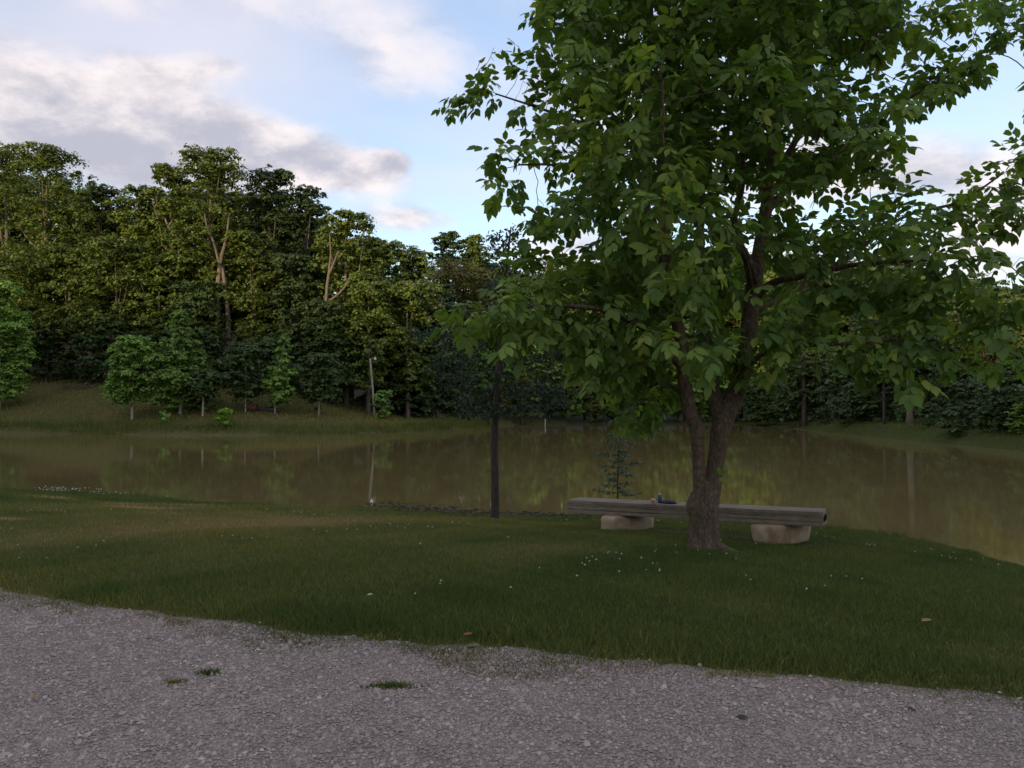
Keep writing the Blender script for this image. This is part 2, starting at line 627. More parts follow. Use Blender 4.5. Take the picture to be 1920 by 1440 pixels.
wood = smoothstep(13, 19, SD + 2 * vnoise(GX, GY, 0.3)) * smoothstep(40, 60, GY)
wet = smoothstep(0.35, 0.0, SD) * (GY < 30)
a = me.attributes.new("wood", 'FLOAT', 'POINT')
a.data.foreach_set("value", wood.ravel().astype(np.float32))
a = me.attributes.new("wet", 'FLOAT', 'POINT')
a.data.foreach_set("value", wet.ravel().astype(np.float32))


def ground_mat():
    m, nt, out = new_mat('sward_and_soil')
    n1 = noise_tex(nt, 6.0, 6.0, 0.65)
    n2 = noise_tex(nt, 45.0, 4.0, 0.7)
    g = ramp(nt, n1, [(0.3, (0.030, 0.045, 0.010)), (0.7, (0.075, 0.092, 0.024))])
    s = ramp(nt, n1, [(0.3, (0.10, 0.085, 0.030)), (0.7, (0.18, 0.145, 0.065))])
    c = mix_rgb(nt, attr(nt, 'straw'), g, s)
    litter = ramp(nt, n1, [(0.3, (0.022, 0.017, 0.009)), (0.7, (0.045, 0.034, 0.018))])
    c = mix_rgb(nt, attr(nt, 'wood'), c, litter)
    c = mix_rgb(nt, attr(nt, 'wet'), c, (0.05, 0.038, 0.022))
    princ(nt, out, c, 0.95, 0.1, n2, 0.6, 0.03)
    return m


o = obj('ground', me, ground_mat())
tag(o, kind='structure')

# gravel road: a sheet with loose stones on it
rx = np.arange(-16, 12.01, 0.1)
rows = []
front = 4.90 - 0.307 * rx + 0.010 * rx * rx + edge_wob(rx) + 0.16
T = np.linspace(0, 1, 40) ** 1.5
V = []
for t in T:
    yy = front - t * 9.0
    zz = 0.006 + 0.012 * vnoise(rx, yy, 2.1) + 0.006 * vnoise(rx, yy, 6.0) - 0.02 * smoothstep(0.06, 0.0, t * 9.0)
    V.append(np.stack([rx, yy, zz], -1))
V = np.array(V)
ni = np.arange(V.shape[0] * V.shape[1]).reshape(V.shape[:2])
q = np.stack([ni[1:, :-1], ni[1:, 1:], ni[:-1, 1:], ni[:-1, :-1]], -1).reshape(-1, 4)
me = mesh_np('gravel_road', V.reshape(-1, 3), [q], smooth=True)


def gravel_mat(name, stone):
    m, nt, out = new_mat(name)
    if stone:
        f = attr(nt, 'rnd')
        big = noise_tex(nt, 0.9, 3.0)
        c = ramp(nt, f, [(0.0, (0.1236, 0.1000, 0.0856)), (0.35, (0.3090, 0.2350, 0.1906)), (0.7, (0.4429, 0.3400, 0.2771)), (1.0, (0.7210, 0.6000, 0.5022))])
        c = mix_rgb(nt, 0.3, c, ramp(nt, big, [(0.35, (0.26, 0.24, 0.235)), (0.65, (0.40, 0.33, 0.295))]), 'MIX')
        princ(nt, out, c, 0.8, 0.3)
    else:
        tc = nt.nodes.new('ShaderNodeTexCoord')
        v = nt.nodes.new('ShaderNodeTexVoronoi')
        v.inputs['Scale'].default_value = 95.0
        nt.links.new(tc.outputs['Object'], v.inputs['Vector'])
        sp = nt.nodes.new('ShaderNodeSeparateColor')
        nt.links.new(v.outputs['Color'], sp.inputs[0])
        c = ramp(nt, sp.outputs[0], [(0.0, (0.1133, 0.0900, 0.0763)), (0.4, (0.2884, 0.2180, 0.1748)), (0.8, (0.4223, 0.3250, 0.2632)), (1.0, (0.6798, 0.5600, 0.4650))])
        d = ramp(nt, v.outputs['Distance'], [(0.0, (1, 1, 1)), (0.75, (0.55, 0.52, 0.5))])
        c = mix_rgb(nt, 1.0, c, d, 'MULTIPLY')
        big = noise_tex(nt, 0.9, 3.0)
        c = mix_rgb(nt, 0.35, c, ramp(nt, big, [(0.35, (0.24, 0.22, 0.215)), (0.65, (0.34, 0.28, 0.25))]))
        inv = nt.nodes.new('ShaderNodeMath'); inv.operation = 'SUBTRACT'
        inv.inputs[0].default_value = 1.0
        nt.links.new(v.outputs['Distance'], inv.inputs[1])
        princ(nt, out, c, 0.9, 0.2, inv.outputs[0], 0.8, 0.006)
    return m


road = obj('gravel_road', me, gravel_mat('packed_gravel', False))
tag(road, kind='structure')


def scatter_stones(n):
    X = RNG.uniform(-6.5, 5.0, n * 3); Y = RNG.uniform(2.6, 7.2, n * 3)
    g = gravel_dist(X, Y)
    keep = (g < -0.08 + RNG.exponential(0.06, n * 3)) & (RNG.random(n * 3) < np.clip(7.0 / Y ** 1.1, 0.3, 1)) & (np.abs(X) < 0.75 * Y + 0.8)
    X, Y = X[keep][:n], Y[keep][:n]
    n = len(X)
    base = np.array([[1, 0, 0], [0, 1, 0], [-1, 0, 0], [0, -1, 0], [0, 0, 1], [0, 0, -0.6]], float)
    tri = np.array([[0, 1, 4], [1, 2, 4], [2, 3, 4], [3, 0, 4]])
    V = np.repeat(base[None], n, 0) * RNG.uniform(0.6, 1.3, (n, 6, 3)) + RNG.normal(0, 0.12, (n, 6, 3))
    size = RNG.lognormal(math.log(0.0068), 0.42, n)
    V *= size[:, None, None]
    V[:, :, 2] *= 0.75
    an = RNG.uniform(0, 6.283, n)
    c, s = np.cos(an)[:, None], np.sin(an)[:, None]
    x = V[:, :, 0] * c - V[:, :, 1] * s
    y = V[:, :, 0] * s + V[:, :, 1] * c
    z = V[:, :, 2] + 0.008 + 0.012 * vnoise(X, Y, 2.1)[:, None] + 0.006 * vnoise(X, Y, 6.0)[:, None]
    V = np.stack([x + X[:, None], y + Y[:, None], z], -1).reshape(-1, 3)
    Fc = (tri[None] + (np.arange(n) * 6)[:, None, None]).reshape(-1, 3)
    rnd = np.repeat(RNG.beta(2.2, 2.6, n), 4)
    return mesh_np('gravel', V, [Fc], rnd)


o = obj('gravel', scatter_stones(75000), gravel_mat('loose_gravel', True))
tag(o, 'loose pale grey limestone gravel covering the road in the foreground', 'gravel', kind='stuff')


# pond
def water_mat():
    m, nt, out = new_mat('murky_water')
    tc = nt.nodes.new('ShaderNodeTexCoord')
    n1 = noise_tex(nt, 0.9, 3.0, 0.5, vec=tc.outputs['Object'], mapping=(1, 0.6, 1))
    n2 = noise_tex(nt, 5.0, 2.0, 0.5, vec=tc.outputs['Object'])
    big = noise_tex(nt, 0.05, 2.0, 0.5, vec=tc.outputs['Object'])
    ad = nt.nodes.new('ShaderNodeMath'); ad.operation = 'MULTIPLY_ADD'
    nt.links.new(n2, ad.inputs[0]); ad.inputs[1].default_value = 0.22
    nt.links.new(n1, ad.inputs[2])
    c = ramp(nt, big, [(0.3, (0.160, 0.118, 0.046)), (0.7, (0.175, 0.132, 0.050))])
    b = princ(nt, out, c, 0.045, 0.5, ad.outputs[0], 0.045, 0.03)
    b.inputs['IOR'].default_value = 1.33
    return m


c0 = POND.mean(0)
ring = []
nrm = []
for i in range(len(POND)):
    t = POND[(i + 1) % len(POND)] - POND[i - 1]
    nrm.append(np.array([t[1], -t[0]]) / np.linalg.norm(t))
wp = [tuple(POND[i] + nrm[i] * 0.5) + (ZW,) for i in range(len(POND))]
bm = bmesh.new()
bv = [bm.verts.new(p) for p in wp]
f = bm.faces.new(bv)
bmesh.ops.triangulate(bm, faces=[f])
me = bpy.data.meshes.new('pond_water')
bm.to_mesh(me); bm.free()
for p in me.polygons:
    if p.normal.z < 0:
        p.flip()
me.update()
o = obj('pond_water', me, water_mat())
tag(o, kind='structure')


# ------------------------------------------------------------------ foliage tools
def leaflets(pos, xdir, up, length, width):
    """lance-shaped leaflets: one midrib fold, 6 faces each. pos, xdir, up: (n,3)"""
    n = len(pos)
    x = xdir / np.linalg.norm(xdir, axis=1, keepdims=True)
    y = np.cross(up, x); y /= np.linalg.norm(y, axis=1, keepdims=True) + 1e-9
    z = np.cross(x, y)
    t = np.array([[0, 0, 0], [.28, .42, .10], [.28, 0, 0.02], [.28, -.42, .10], [.62, .46, .08], [.62, 0, 0], [.62, -.46, .08], [1, 0, -.10]])
    L = length[:, None, None]; Wd = width[:, None, None]
    V = pos[:, None] + x[:, None] * (t[None, :, :1] * L) + y[:, None] * (t[None, :, 1:2] * Wd) + z[:, None] * (t[None, :, 2:] * Wd)
    tri = np.array([[0, 2, 1], [0, 3, 2], [5, 7, 4], [5, 6, 7]])
    qd = np.array([[1, 2, 5, 4], [2, 3, 6, 5]])
    off = (np.arange(n) * 8)[:, None, None]
    return V.reshape(-1, 3), (tri[None] + off).reshape(-1, 3), (qd[None] + off).reshape(-1, 4)


def cards(pos, nrm, size, aspect=0.75, bend=0.25):
    """small folded leaf clumps: two triangles sharing a bent rib"""
    n = len(pos)
    nrm = nrm / (np.linalg.norm(nrm, axis=1, keepdims=True) + 1e-9)
    r = RNG.normal(size=(n, 3))
    x = np.cross(nrm, r); x /= np.linalg.norm(x, axis=1, keepdims=True) + 1e-9
    y = np.cross(nrm, x)
    s = size[:, None]
    a = pos - x * s * 0.6
    b = pos + y * s * aspect * 0.55 - nrm * s * bend
    c = pos + x * s * 0.6 - nrm * s * bend * 0.6
    d = pos - y * s * aspect * 0.55 - nrm * s * bend
    V = np.stack([a, b, c, d], 1).reshape(-1, 3)
    o_ = (np.arange(n) * 4)[:, None]
    Fc = np.concatenate([o_ + np.array([0, 1, 2]), o_ + np.array([0, 2, 3])], 1).reshape(-1, 3)
    return V, Fc


def colonise(start_nodes, start_parent, att, D, kill, iters=120):
    nodes = [np.array(p, float) for p in start_nodes]
    par = list(start_parent)
    att = np.array(att, float)
    arr = np.array(nodes)
    d2 = ((att[:, None] - arr[None]) ** 2).sum(-1)
    near = d2.argmin(1); nd = d2.min(1)
    alive = np.ones(len(att), bool)
    seen = set()
    for _ in range(iters):
        alive &= nd > kill * kill
        if not alive.any():
            break
        ids = np.nonzero(alive)[0]
        vec = att[ids] - arr[near[ids]]
        vec /= np.linalg.norm(vec, axis=1, keepdims=True) + 1e-9
        acc = {}
        for i, k in enumerate(near[ids]):
            if k in acc:
                acc[k][0] += vec[i]; acc[k][1].append(ids[i])
            else:
                acc[k] = [vec[i].copy(), [ids[i]]]
        new = []
        for k, (v, who) in acc.items():
            ln = np.linalg.norm(v)
            if ln < 0.15 * len(who) or ln < 1e-6:
                v = att[who[0]] - arr[k]; ln = np.linalg.norm(v)
            v = v / ln + RNG.normal(0, 0.12, 3)
            q = arr[k] + v / np.linalg.norm(v) * D
            key = (k, tuple(np.round(q / (0.35 * D)).astype(int)))
            if key in seen:
                for w in who[:1]:
                    alive[w] = False
                continue
            seen.add(key)
            new.append((q, k))
        if not new:
            continue
        base = len(arr)
        na = np.array([q for q, _ in new])
        par.extend([k for _, k in new])
        arr = np.concatenate([arr, na])
        ids = np.nonzero(alive)[0]
        if len(ids):
            dd = ((att[ids][:, None] - na[None]) ** 2).sum(-1)
            m = dd.min(1); am = dd.argmin(1)
            b = m < nd[ids]
            nd[ids[b]] = m[b]
            near[ids[b]] = base + am[b]
    return arr, np.array(par)


def branch_mesh(arr, par, rad, n_start, name, min_r=0.0):
    """tubes along the grown branches (nodes after n_start)"""
    n = len(arr)
    kids = [[] for _ in range(n)]
    for i in range(n):
        if par[i] >= 0:
            kids[par[i]].append(i)
    mb = MB()
    used = np.zeros(n, bool)
    order = sorted(range(n_start, n), key=lambda i: -rad[i])
    for i in order:
        if used[i]:
            continue
        chain = [par[i], i]
        used[i] = True
        cur = i
        while True:
            ks = [k for k in kids[cur] if k >= n_start and not used[k]]
            if not ks:
                break
            cur = max(ks, key=lambda k: rad[k])
            used[cur] = True
            chain.append(cur)
        r = [min(rad[chain[0]], rad[chain[1]] * 1.15)] + [rad[k] for k in chain[1:]]
        if max(r) < min_r:
            continue
        sides = 8 if r[0] > 0.03 else (5 if r[0] > 0.01 else 3)
        mb.tube([arr[k] for k in chain], r, sides, cap=False)
    return mb.mesh(name, True)


def pipe_radii(arr, par, n_start, tip, expo=2.4):
    n = len(arr)
    acc = np.zeros(n)
    cnt = np.zeros(n, int)
    nk = np.zeros(n, int)
    for i in range(n_start, n):
        nk[par[i]] += 1
    for i in range(n - 1, n_start - 1, -1):
        if nk[i] == 0:
            acc[i] = tip ** expo
            cnt[i] = 1
        acc[par[i]] += acc[i]
        cnt[par[i]] += cnt[i]
    return acc ** (1 / expo), cnt, nk


# ------------------------------------------------------------------ the big tree by the bench
TB = P(1320, 1033, 10.0)
TB[2] = H(TB[0], TB[1]) - 0.02
T_ORG = TB.copy()
big = empty('shade_tree', tuple(T_ORG))
tag(big, 'large leafy shade tree with forked trunk standing in front of the bench', 'tree')


def px_limb(pts):
    """[(px, py, Y, width_px)] -> points relative to the tree's foot, radii"""
    p = [P(a, b, c) - T_ORG for a, b, c, w in pts]
    r = [w * c / F / 2 for a, b, c, w in pts]
    return p, r


LIMBS = [
    # left stem
    [(1319, 990, 10.0, 14), (1315, 945, 10.0, 30), (1313, 915, 10.0, 27), (1311, 880, 9.98, 24), (1309, 850, 9.97, 24), (1305, 805, 9.95, 25), (1293, 770, 9.95, 26), (1284, 720, 9.95, 26), (1281, 660, 9.95, 24), (1268, 600, 9.9, 21), (1256, 540, 9.85, 19), (1247, 440, 9.8, 16), (1241, 310, 9.75, 12), (1232, 170, 9.7, 9), (1222, 20, 9.65, 6), (1215, -120, 9.6, 4)],
    # right stem
    [(1322, 1000, 10.0, 14), (1329, 945, 10.0, 38), (1335, 910, 10.02, 34), (1341, 875, 10.04, 31), (1345, 850, 10.05, 31), (1351, 805, 10.08, 35), (1362, 772, 10.1, 38), (1384, 725, 10.12, 33), (1398, 660, 10.15, 31), (1406, 600, 10.15, 30), (1413, 540, 10.15, 30), (1424, 470, 10.15, 26), (1438, 380, 10.15, 22), (1448, 290, 10.1, 18), (1462, 190, 10.05, 14), (1470, 60, 10.0, 10), (1475, -100, 10.0, 6)],
    # middle fork
    [(1350, 790, 10.1, 28), (1338, 740, 10.2, 25), (1326, 690, 10.3, 22), (1318, 620, 10.4, 18), (1316, 520, 10.5, 14), (1322, 400, 10.55, 10), (1330, 250, 10.6, 7), (1335, 60, 10.6, 5)],
    # thin upright
    [(1416, 545, 10.15, 14), (1400, 500, 10.0, 13), (1388, 430, 9.9, 12), (1384, 330, 9.8, 10), (1382, 200, 9.75, 8), (1378, 60, 9.7, 5)],
    # rising to the right
    [(1444, 330, 10.12, 16), (1475, 285, 10.0, 13), (1500, 245, 9.9, 12), (1545, 180, 9.75, 10), (1600, 110, 9.6, 7), (1660, 40, 9.4, 4)],
    [(1436, 400, 10.15, 16), (1480, 355, 10.2, 13), (1545, 305, 10.3, 11), (1610, 260, 10.35, 9), (1690, 195, 10.4, 7), (1770, 150, 10.45, 5), (1850, 95, 10.5, 3)],
    # long right bough
    [(1420, 555, 10.12, 18), (1460, 530, 9.9, 13), (1520, 515, 9.6, 12), (1600, 500, 9.2, 9), (1700, 490, 8.8, 7), (1800, 490, 8.4, 5), (1890, 500, 8.1, 3)],
    [(1412, 580, 10.2, 14), (1500, 540, 10.7, 11), (1600, 470, 11.2, 9), (1700, 410, 11.5, 6), (1800, 370, 11.7, 5), (1890, 330, 11.8, 3)],
    [(1395, 690, 10.1, 12), (1460, 660, 9.6, 9), (1560, 640, 9.1, 7), (1680, 640, 8.7, 5), (1800, 650, 8.4, 3)],
    # left boughs
    [(1284, 700, 9.95, 15), (1230, 640, 9.5, 12), (1150, 590, 9.0, 10), (1050, 570, 8.6, 7), (950, 580, 8.4, 5), (880, 590, 8.3, 3)],
    [(1262, 570, 9.85, 15), (1210, 470, 9.7, 12), (1140, 380, 9.5, 9), (1060, 310, 9.4, 6), (980, 300, 9.3, 3)],
    [(1250, 480, 9.8, 14), (1200, 360, 10.1, 11), (1120, 250, 10.4, 8), (1040, 205, 10.6, 5), (930, 170, 10.7, 3)],
    [(1283, 740, 9.95, 10), (1240, 720, 10.6, 7), (1200, 730, 11.2, 4)],
    [(1410, 560, 10.2, 12), (1390, 480, 9.4, 9), (1330, 420, 8.8, 7), (1260, 330, 8.3, 5), (1240, 180, 8.0, 3)],
]
trunk_mb = MB()
# bole with root flare


def bole_warp(p, q, r, i, a):
    h = max(0.0, p[2])
    fl = 1 + 0.42 * math.exp(-h / 0.10) * (0.55 + 0.45 * math.cos(a * 3 + 0.4)) + 0.10 * math.exp(-h / 0.3)
    n = mnoise.noise(Vector((q[0] * 3.2, q[1] * 3.2, p[2] * 1.6))) * 0.07 + mnoise.noise(Vector((q[0] * 9, q[1] * 9, p[2] * 5))) * 0.035
    burl = 0.30 * math.exp(-((p[2] - 0.58) / 0.13) ** 2) * max(0.0, -q[0]) ** 3
    return r * (fl + n + burl)


def limb_warp(p, q, r, i, a):
    n = mnoise.noise(Vector((q[0] * 3.0, q[1] * 3.0 + 7, p[2] * 2.2))) * 0.09 + mnoise.noise(Vector((q[0] * 8, q[1] * 8, p[2] * 7))) * 0.04
    return r * (1 + n)


bp, br = px_limb([(1318, 1040, 10.0, 54), (1319, 1020, 10.0, 51), (1320, 1000, 10.0, 50), (1321, 975, 10.0, 51), (1321, 950, 10.0, 51), (1322, 930, 10.0, 47), (1324, 915, 10.0, 38), (1326, 900, 10.0, 20)])
bp, br = interp_path(bp, br, 0.03)
trunk_mb.tube(bp, br, 40, True, bole_warp)
# one surface root towards the right
rt = [(0.13, -0.10, 0.10), (0.22, -0.16, 0.045), (0.32, -0.24, 0.02), (0.46, -0.36, -0.005)]
rp, rr = interp_path(rt, [0.07, 0.05, 0.032, 0.015], 0.05)
trunk_mb.tube(rp, rr, 10, True, limb_warp)
start_nodes, start_par, start_rad = [], [], []
branch_mb = MB()
for li, pts in enumerate(LIMBS):
    p, r = px_limb(pts)
    if li > 1:
        p = [p[0]] + [pp + RNG.normal(0, 0.035, 3) for pp in p[1:]]
    p, r = interp_path(p, r, 0.05 if li < 2 else 0.07)
    (trunk_mb if li < 2 else branch_mb).tube(p, r, 22 if li < 2 else 12, True, limb_warp)
    first = True
    for k in range(0, len(p), 2):
        if p[k][2] < 1.55:
            continue
        start_par.append(-1 if first else len(start_nodes) - 1)
        start_nodes.append(np.array(p[k])); start_rad.append(r[k])
        first = False
obj('trunk', trunk_mb.mesh('trunk', True), M['bark'], big)
obj('limbs', branch_mb.mesh('limbs', True), M['bark'], big)

LOBES = [  # px, py, rx, ry (pixels), depth Y (None: spread through the crown)
    (1080, 25, 90, 45, None), (1180, 30, 110, 70, None), (1290, 50, 120, 90, None), (1400, 50, 120, 80, None), (1500, 30, 110, 75, None), (1600, 55, 90, 65, None), (1690, 45, 65, 45, None),
    (1120, 110, 70, 55, None), (1200, 140, 90, 75, None), (1250, 110, 80, 80, 8.1), (1330, 170, 90, 75, None), (1420, 170, 80, 80, None), (1500, 150, 75, 70, None), (1565, 190, 50, 45, None),
    (868, 188, 36, 18, 10.7), (925, 168, 40, 26, 10.7), (922, 108, 20, 28, 10.7), (985, 192, 45, 26, 10.6), (1045, 205, 50, 34, 10.5),
    (942, 290, 28, 32, 9.3), (985, 305, 45, 40, 9.3), (1035, 300, 45, 34, 9.4), (1015, 250, 30, 25, 9.6), (940, 345, 18, 25, 9.3), (1090, 180, 60, 55, None), (1075, 265, 50, 40, None), (1115, 310, 55, 45, None),
    (1012, 395, 34, 26, 9.2), (1050, 385, 50, 36, None), (1105, 380, 55, 36, None), (1160, 370, 60, 45, 8.6), (1000, 440, 30, 26, 9.0),
    (1170, 270, 90, 70, None), (1250, 250, 85, 80, None), (1250, 370, 75, 50, None), (1330, 290, 75, 80, None), (1400, 300, 55, 80, None), (1340, 400, 60, 60, None), (1150, 450, 26, 22, None), (1240, 440, 50, 45, None),
    (1485, 335, 45, 34, None), (1555, 312, 40, 30, None), (1605, 275, 50, 34, None), (1655, 312, 50, 28, None), (1640, 245, 36, 28, None), (1690, 185, 55, 28, None), (1750, 152, 50, 28, None), (1812, 115, 46, 26, None), (1850, 65, 60, 28, None), (1800, 22, 70, 22, None), (1900, 25, 50, 30, None),
    (1795, 372, 40, 24, 11.7), (1845, 355, 55, 28, 11.7), (1900, 320, 45, 40, 11.7), (1915, 280, 30, 25, 11.8),
    (880, 590, 46, 26, 8.3), (940, 572, 55, 42, 8.4), (1000, 535, 60, 45, 8.5), (1065, 560, 75, 60, 8.7), (1140, 545, 75, 60, 9.0), (1110, 630, 55, 45, 8.7), (960, 640, 24, 22, 8.4), (1200, 520, 75, 60, None), (1185, 640, 65, 55, None), (1280, 500, 75, 60, None), (1345, 540, 55, 60, None),
    (900, 585, 50, 32, 8.9), (960, 560, 60, 44, 9.0), (1020, 560, 65, 55, 9.1), (1050, 520, 60, 40, 9.4), (1120, 580, 75, 60, 9.5), (1180, 560, 70, 60, 9.2), (1000, 600, 50, 35, 8.6), (1080, 620, 60, 45, 9.2), (1150, 650, 60, 45, 9.5), (1140, 480, 60, 30, 9.6), (1060, 500, 50, 24, 8.8),
    (1240, 720, 55, 45, 10.8), (1200, 770, 50, 28, 11.2), (1330, 650, 55, 45, None), (1140, 690, 45, 40, None),
    (1465, 470, 65, 50, None), (1545, 455, 75, 55, None), (1620, 430, 75, 44, None), (1700, 425, 60, 36, None), (1760, 455, 75, 45, 8.4), (1830, 475, 65, 42, 8.2), (1905, 495, 45, 45, 8.0),
    (1560, 550, 85, 60, 9.2), (1660, 540, 85, 65, 8.9), (1760, 560, 85, 55, 8.5), (1860, 590, 70, 55, 8.2), (1480, 610, 60, 50, None), (1580, 640, 75, 40, 9.0), (1690, 640, 75, 40, 8.6), (1800, 650, 60, 36, 8.4), (1885, 670, 50, 34, 8.2), (1430, 680, 45, 38, 9.8), (1640, 690, 40, 20, 8.8), (1700, 712, 28, 16, 8.6),
    # beyond the frame
    (1980, 560, 70, 60, 8.2), (1990, 420, 60, 60, None), (1980, 180, 60, 50, None), (1200, -80, 120, 80, None), (1340, -100, 130, 90, None), (1480, -90, 120, 80, None), (1600, -50, 90, 60, None), (1340, -220, 130, 80, None), (1080, -60, 80, 50, None),
]


def lobe_points(lobes, per=42.0, spread=3.3, xmid=1345.0, y_mid=10.0, org=T_ORG):
    pts, wts = [], []
    for li, (px, py, rx, ry, Yc) in enumerate(lobes):
        if Yc is None:
            dx = (px - xmid) / 142.0
            m = math.sqrt(max(0.15, spread * spread - dx * dx)) * 0.78
            opts = [y_mid - m * random.uniform(0.25, 0.9), y_mid + m * random.uniform(0.25, 0.9)]
            if m > 2.0 and (py > 460 or py < 140):
                opts.append(y_mid + random.uniform(-0.3, 0.3))
            if 1355 < px < 1475 and 240 < py < 720 or 1215 < px < 1300 and 520 < py < 720:
                opts = [o_ for o_ in opts if o_ > y_mid + 0.25]
        else:
            opts = [Yc]
        for Yq in opts:
            c = P(px, py, Yq)
            ax, az = rx * Yq / F, ry * Yq / F
            ay = max(0.25, 0.85 * min(ax, 0.6))
            n = int(np.clip(per * (ax * ay * az) ** 0.667 * 4.2, 13 if Yc is None else 26, 70))
            d = RNG.normal(size=(n, 3)); d /= np.linalg.norm(d, axis=1, keepdims=True)
            rr = RNG.random(n)[:, None] ** 0.45
            pts.append(c + d * rr * np.array([ax, ay, az]) - org)
    return np.concatenate(pts)


att = lobe_points(LOBES)
arr, par = colonise(start_nodes, start_par, att, 0.13, 0.16)
ns = len(start_nodes)
rad, cnt, nk = pipe_radii(arr, par, ns, 0.0028)
for i in range(ns):
    rad[i] = start_rad[i]
rad = np.minimum(rad, 0.05)
obj('branches', branch_mesh(arr, par, rad, ns, 'branches'), M['bark'], big)

# compound leaves along the twigs
tw = [i for i in range(ns, len(arr)) if cnt[i] <= 3 or (cnt[i] <= 8 and random.random() < 0.28)]
for i in range(ns):
    if start_rad[i] < 0.022 and arr[i][2] > 2.2 and random.random() < 0.7:
        tw.append(i)
LP, LX, LU = [], [], []
for i in tw:
    k = 2 if cnt[i] <= 1 else 1
    if random.random() < 0.12:
        k += 1
    elif cnt[i] <= 3 and arr[i][2] > 3.2 and random.random() < 0.22:
        k -= 1
    dirn = arr[i] - arr[par[i]] if par[i] >= 0 else np.array([0, 0, 1.0])
    dirn = dirn / (np.linalg.norm(dirn) + 1e-9)
    for _ in range(k):
        s = RNG.normal(size=3); s -= dirn * s.dot(dirn); s /= np.linalg.norm(s) + 1e-9
        v = dirn * random.uniform(0.2, 0.9) + s * random.uniform(0.5, 1.0) + np.array([0, 0, random.uniform(-0.65, 0.05)])
        LP.append(arr[i] + RNG.normal(0, 0.02, 3)); LX.append(v / np.linalg.norm(v))
        u = np.array([0, 0, 1.0]) + RNG.normal(0, 0.28, 3)
        LU.append(u)
LP, LX, LU = np.array(LP), np.array(LX), np.array(LU)
print("big tree nodes", len(arr), "compound leaves", len(LP))


def compound(pos, xd, up, scale, n_pairs, seed_rng):
    """leaflet positions/directions of compound leaves (vectorised over leaves)"""
    n = len(pos)
    y = np.cross(up, xd); y /= np.linalg.norm(y, axis=1, keepdims=True) + 1e-9
    z = np.cross(xd, y)
    Pp, Px, Pu, Ll = [], [], [], []
    slots = [(1.0, 0)] + [(0.45 + 0.42 * k / max(1, n_pairs - 1), sd) for k in range(n_pairs) for sd in (-1, 1)]
    for (t, sd) in slots:
        Lr = 0.20 * scale
        droop = -0.05 * (t ** 2)
        p = pos + xd * (t * Lr)[:, None] + z * (droop * scale)[:, None]
        ang = (0.0 if sd == 0 else 0.95) + seed_rng.normal(0, 0.12, n)
        d = xd * np.cos(ang)[:, None] + y * (np.sin(ang) * (sd if sd else 0.15))[:, None]
        d = d - np.array([0, 0, 1.0]) * (0.38 + 0.30 * seed_rng.random(n))[:, None]
        Pp.append(p); Px.append(d); Pu.append(z + seed_rng.normal(0, 0.25, (n, 3)))
        Ll.append((0.118 + 0.03 * (t > 0.8)) * scale * seed_rng.uniform(0.8, 1.2, n))
    return np.concatenate(Pp), np.concatenate(Px), np.concatenate(Pu), np.concatenate(Ll)


dist = np.linalg.norm((LP + T_ORG) - EYE, axis=1)
inview = (np.abs((LP + T_ORG)[:, 0]) < 0.66 * (LP + T_ORG)[:, 1]) & (((LP + T_ORG)[:, 2] - 1.6) < 0.53 * (LP + T_ORG)[:, 1])
order = np.argsort(np.where(inview, dist, 99))
near300 = order[:300]
rest = np.setdiff1d(np.arange(len(LP)), near300)
sc = RNG.uniform(0.88, 1.28, len(rest))
lp, lx, lu, ll = compound(LP[rest], LX[rest], LU[rest], sc, 2, RNG)
V, Tq, Qq = leaflets(lp, lx, lu, ll, ll * RNG.uniform(0.50, 0.60, len(ll)))
leafr = RNG.beta(2.2, 2.6, len(rest))
hgt01 = np.tile(leafr, 5) + RNG.normal(0, 0.10, len(lp))
rnd = np.concatenate([np.repeat(hgt01, 4), np.repeat(hgt01, 2)])
crown = obj('crown', mesh_np('crown', V, [Tq, Qq], np.clip(rnd, 0, 1)), M['leaf'], big)
tag(crown, kind='stuff')
# the 300 nearest leaves are single leaves
protos = []
for k in range(8):
    rr_ = np.random.default_rng(50 + k)
    a, b, c, d = compound(np.zeros((1, 3)), np.array([[1.0, 0, 0]]), np.array([[0, 0, 1.0]]), np.ones(1), 2, rr_)
    v, t, q_ = leaflets(a, b, c, d, d * 0.5)
    mm = mesh_np('leaf', v, [t, q_], np.full(len(t) + len(q_), 0.35 + 0.08 * k))
    mm.materials.append(M['leaf'])
    protos.append(mm)
for n_, i in enumerate(near300):
    x = Vector(LX[i]).normalized(); u = Vector(LU[i])
    y = u.cross(x).normalized(); z = x.cross(y)
    o = bpy.data.objects.new('leaf', protos[n_ % 8])
    Mx = Matrix((x, y, z)).transposed().to_4x4()
    Mx.translation = Vector(LP[i])
    o.parent = crown
    o.matrix_local = Mx @ Matrix.Scale(random.uniform(0.95, 1.25), 4)
    COL.objects.link(o)
# fresh sprig growing out of the bole
sp = P(1352, 885, 9.80) - T_ORG
spp = np.repeat(sp[None], 7, 0) + RNG.normal(0, 0.05, (7, 3)) * np.array([0.7, 0.4, 1.2])
v, t, q_ = leaflets(spp, RNG.normal(0, 1, (7, 3)) + np.array([0.4, -0.5, -0.6]), RNG.normal(0, .4, (7, 3)) + np.array([0, -0.6, 1]), np.full(7, 0.085), np.full(7, 0.055))
tag(obj('sprig', mesh_np('sprig', v, [t, q_], RNG.random(len(t) + len(q_))), M['bright'], big), kind='stuff')


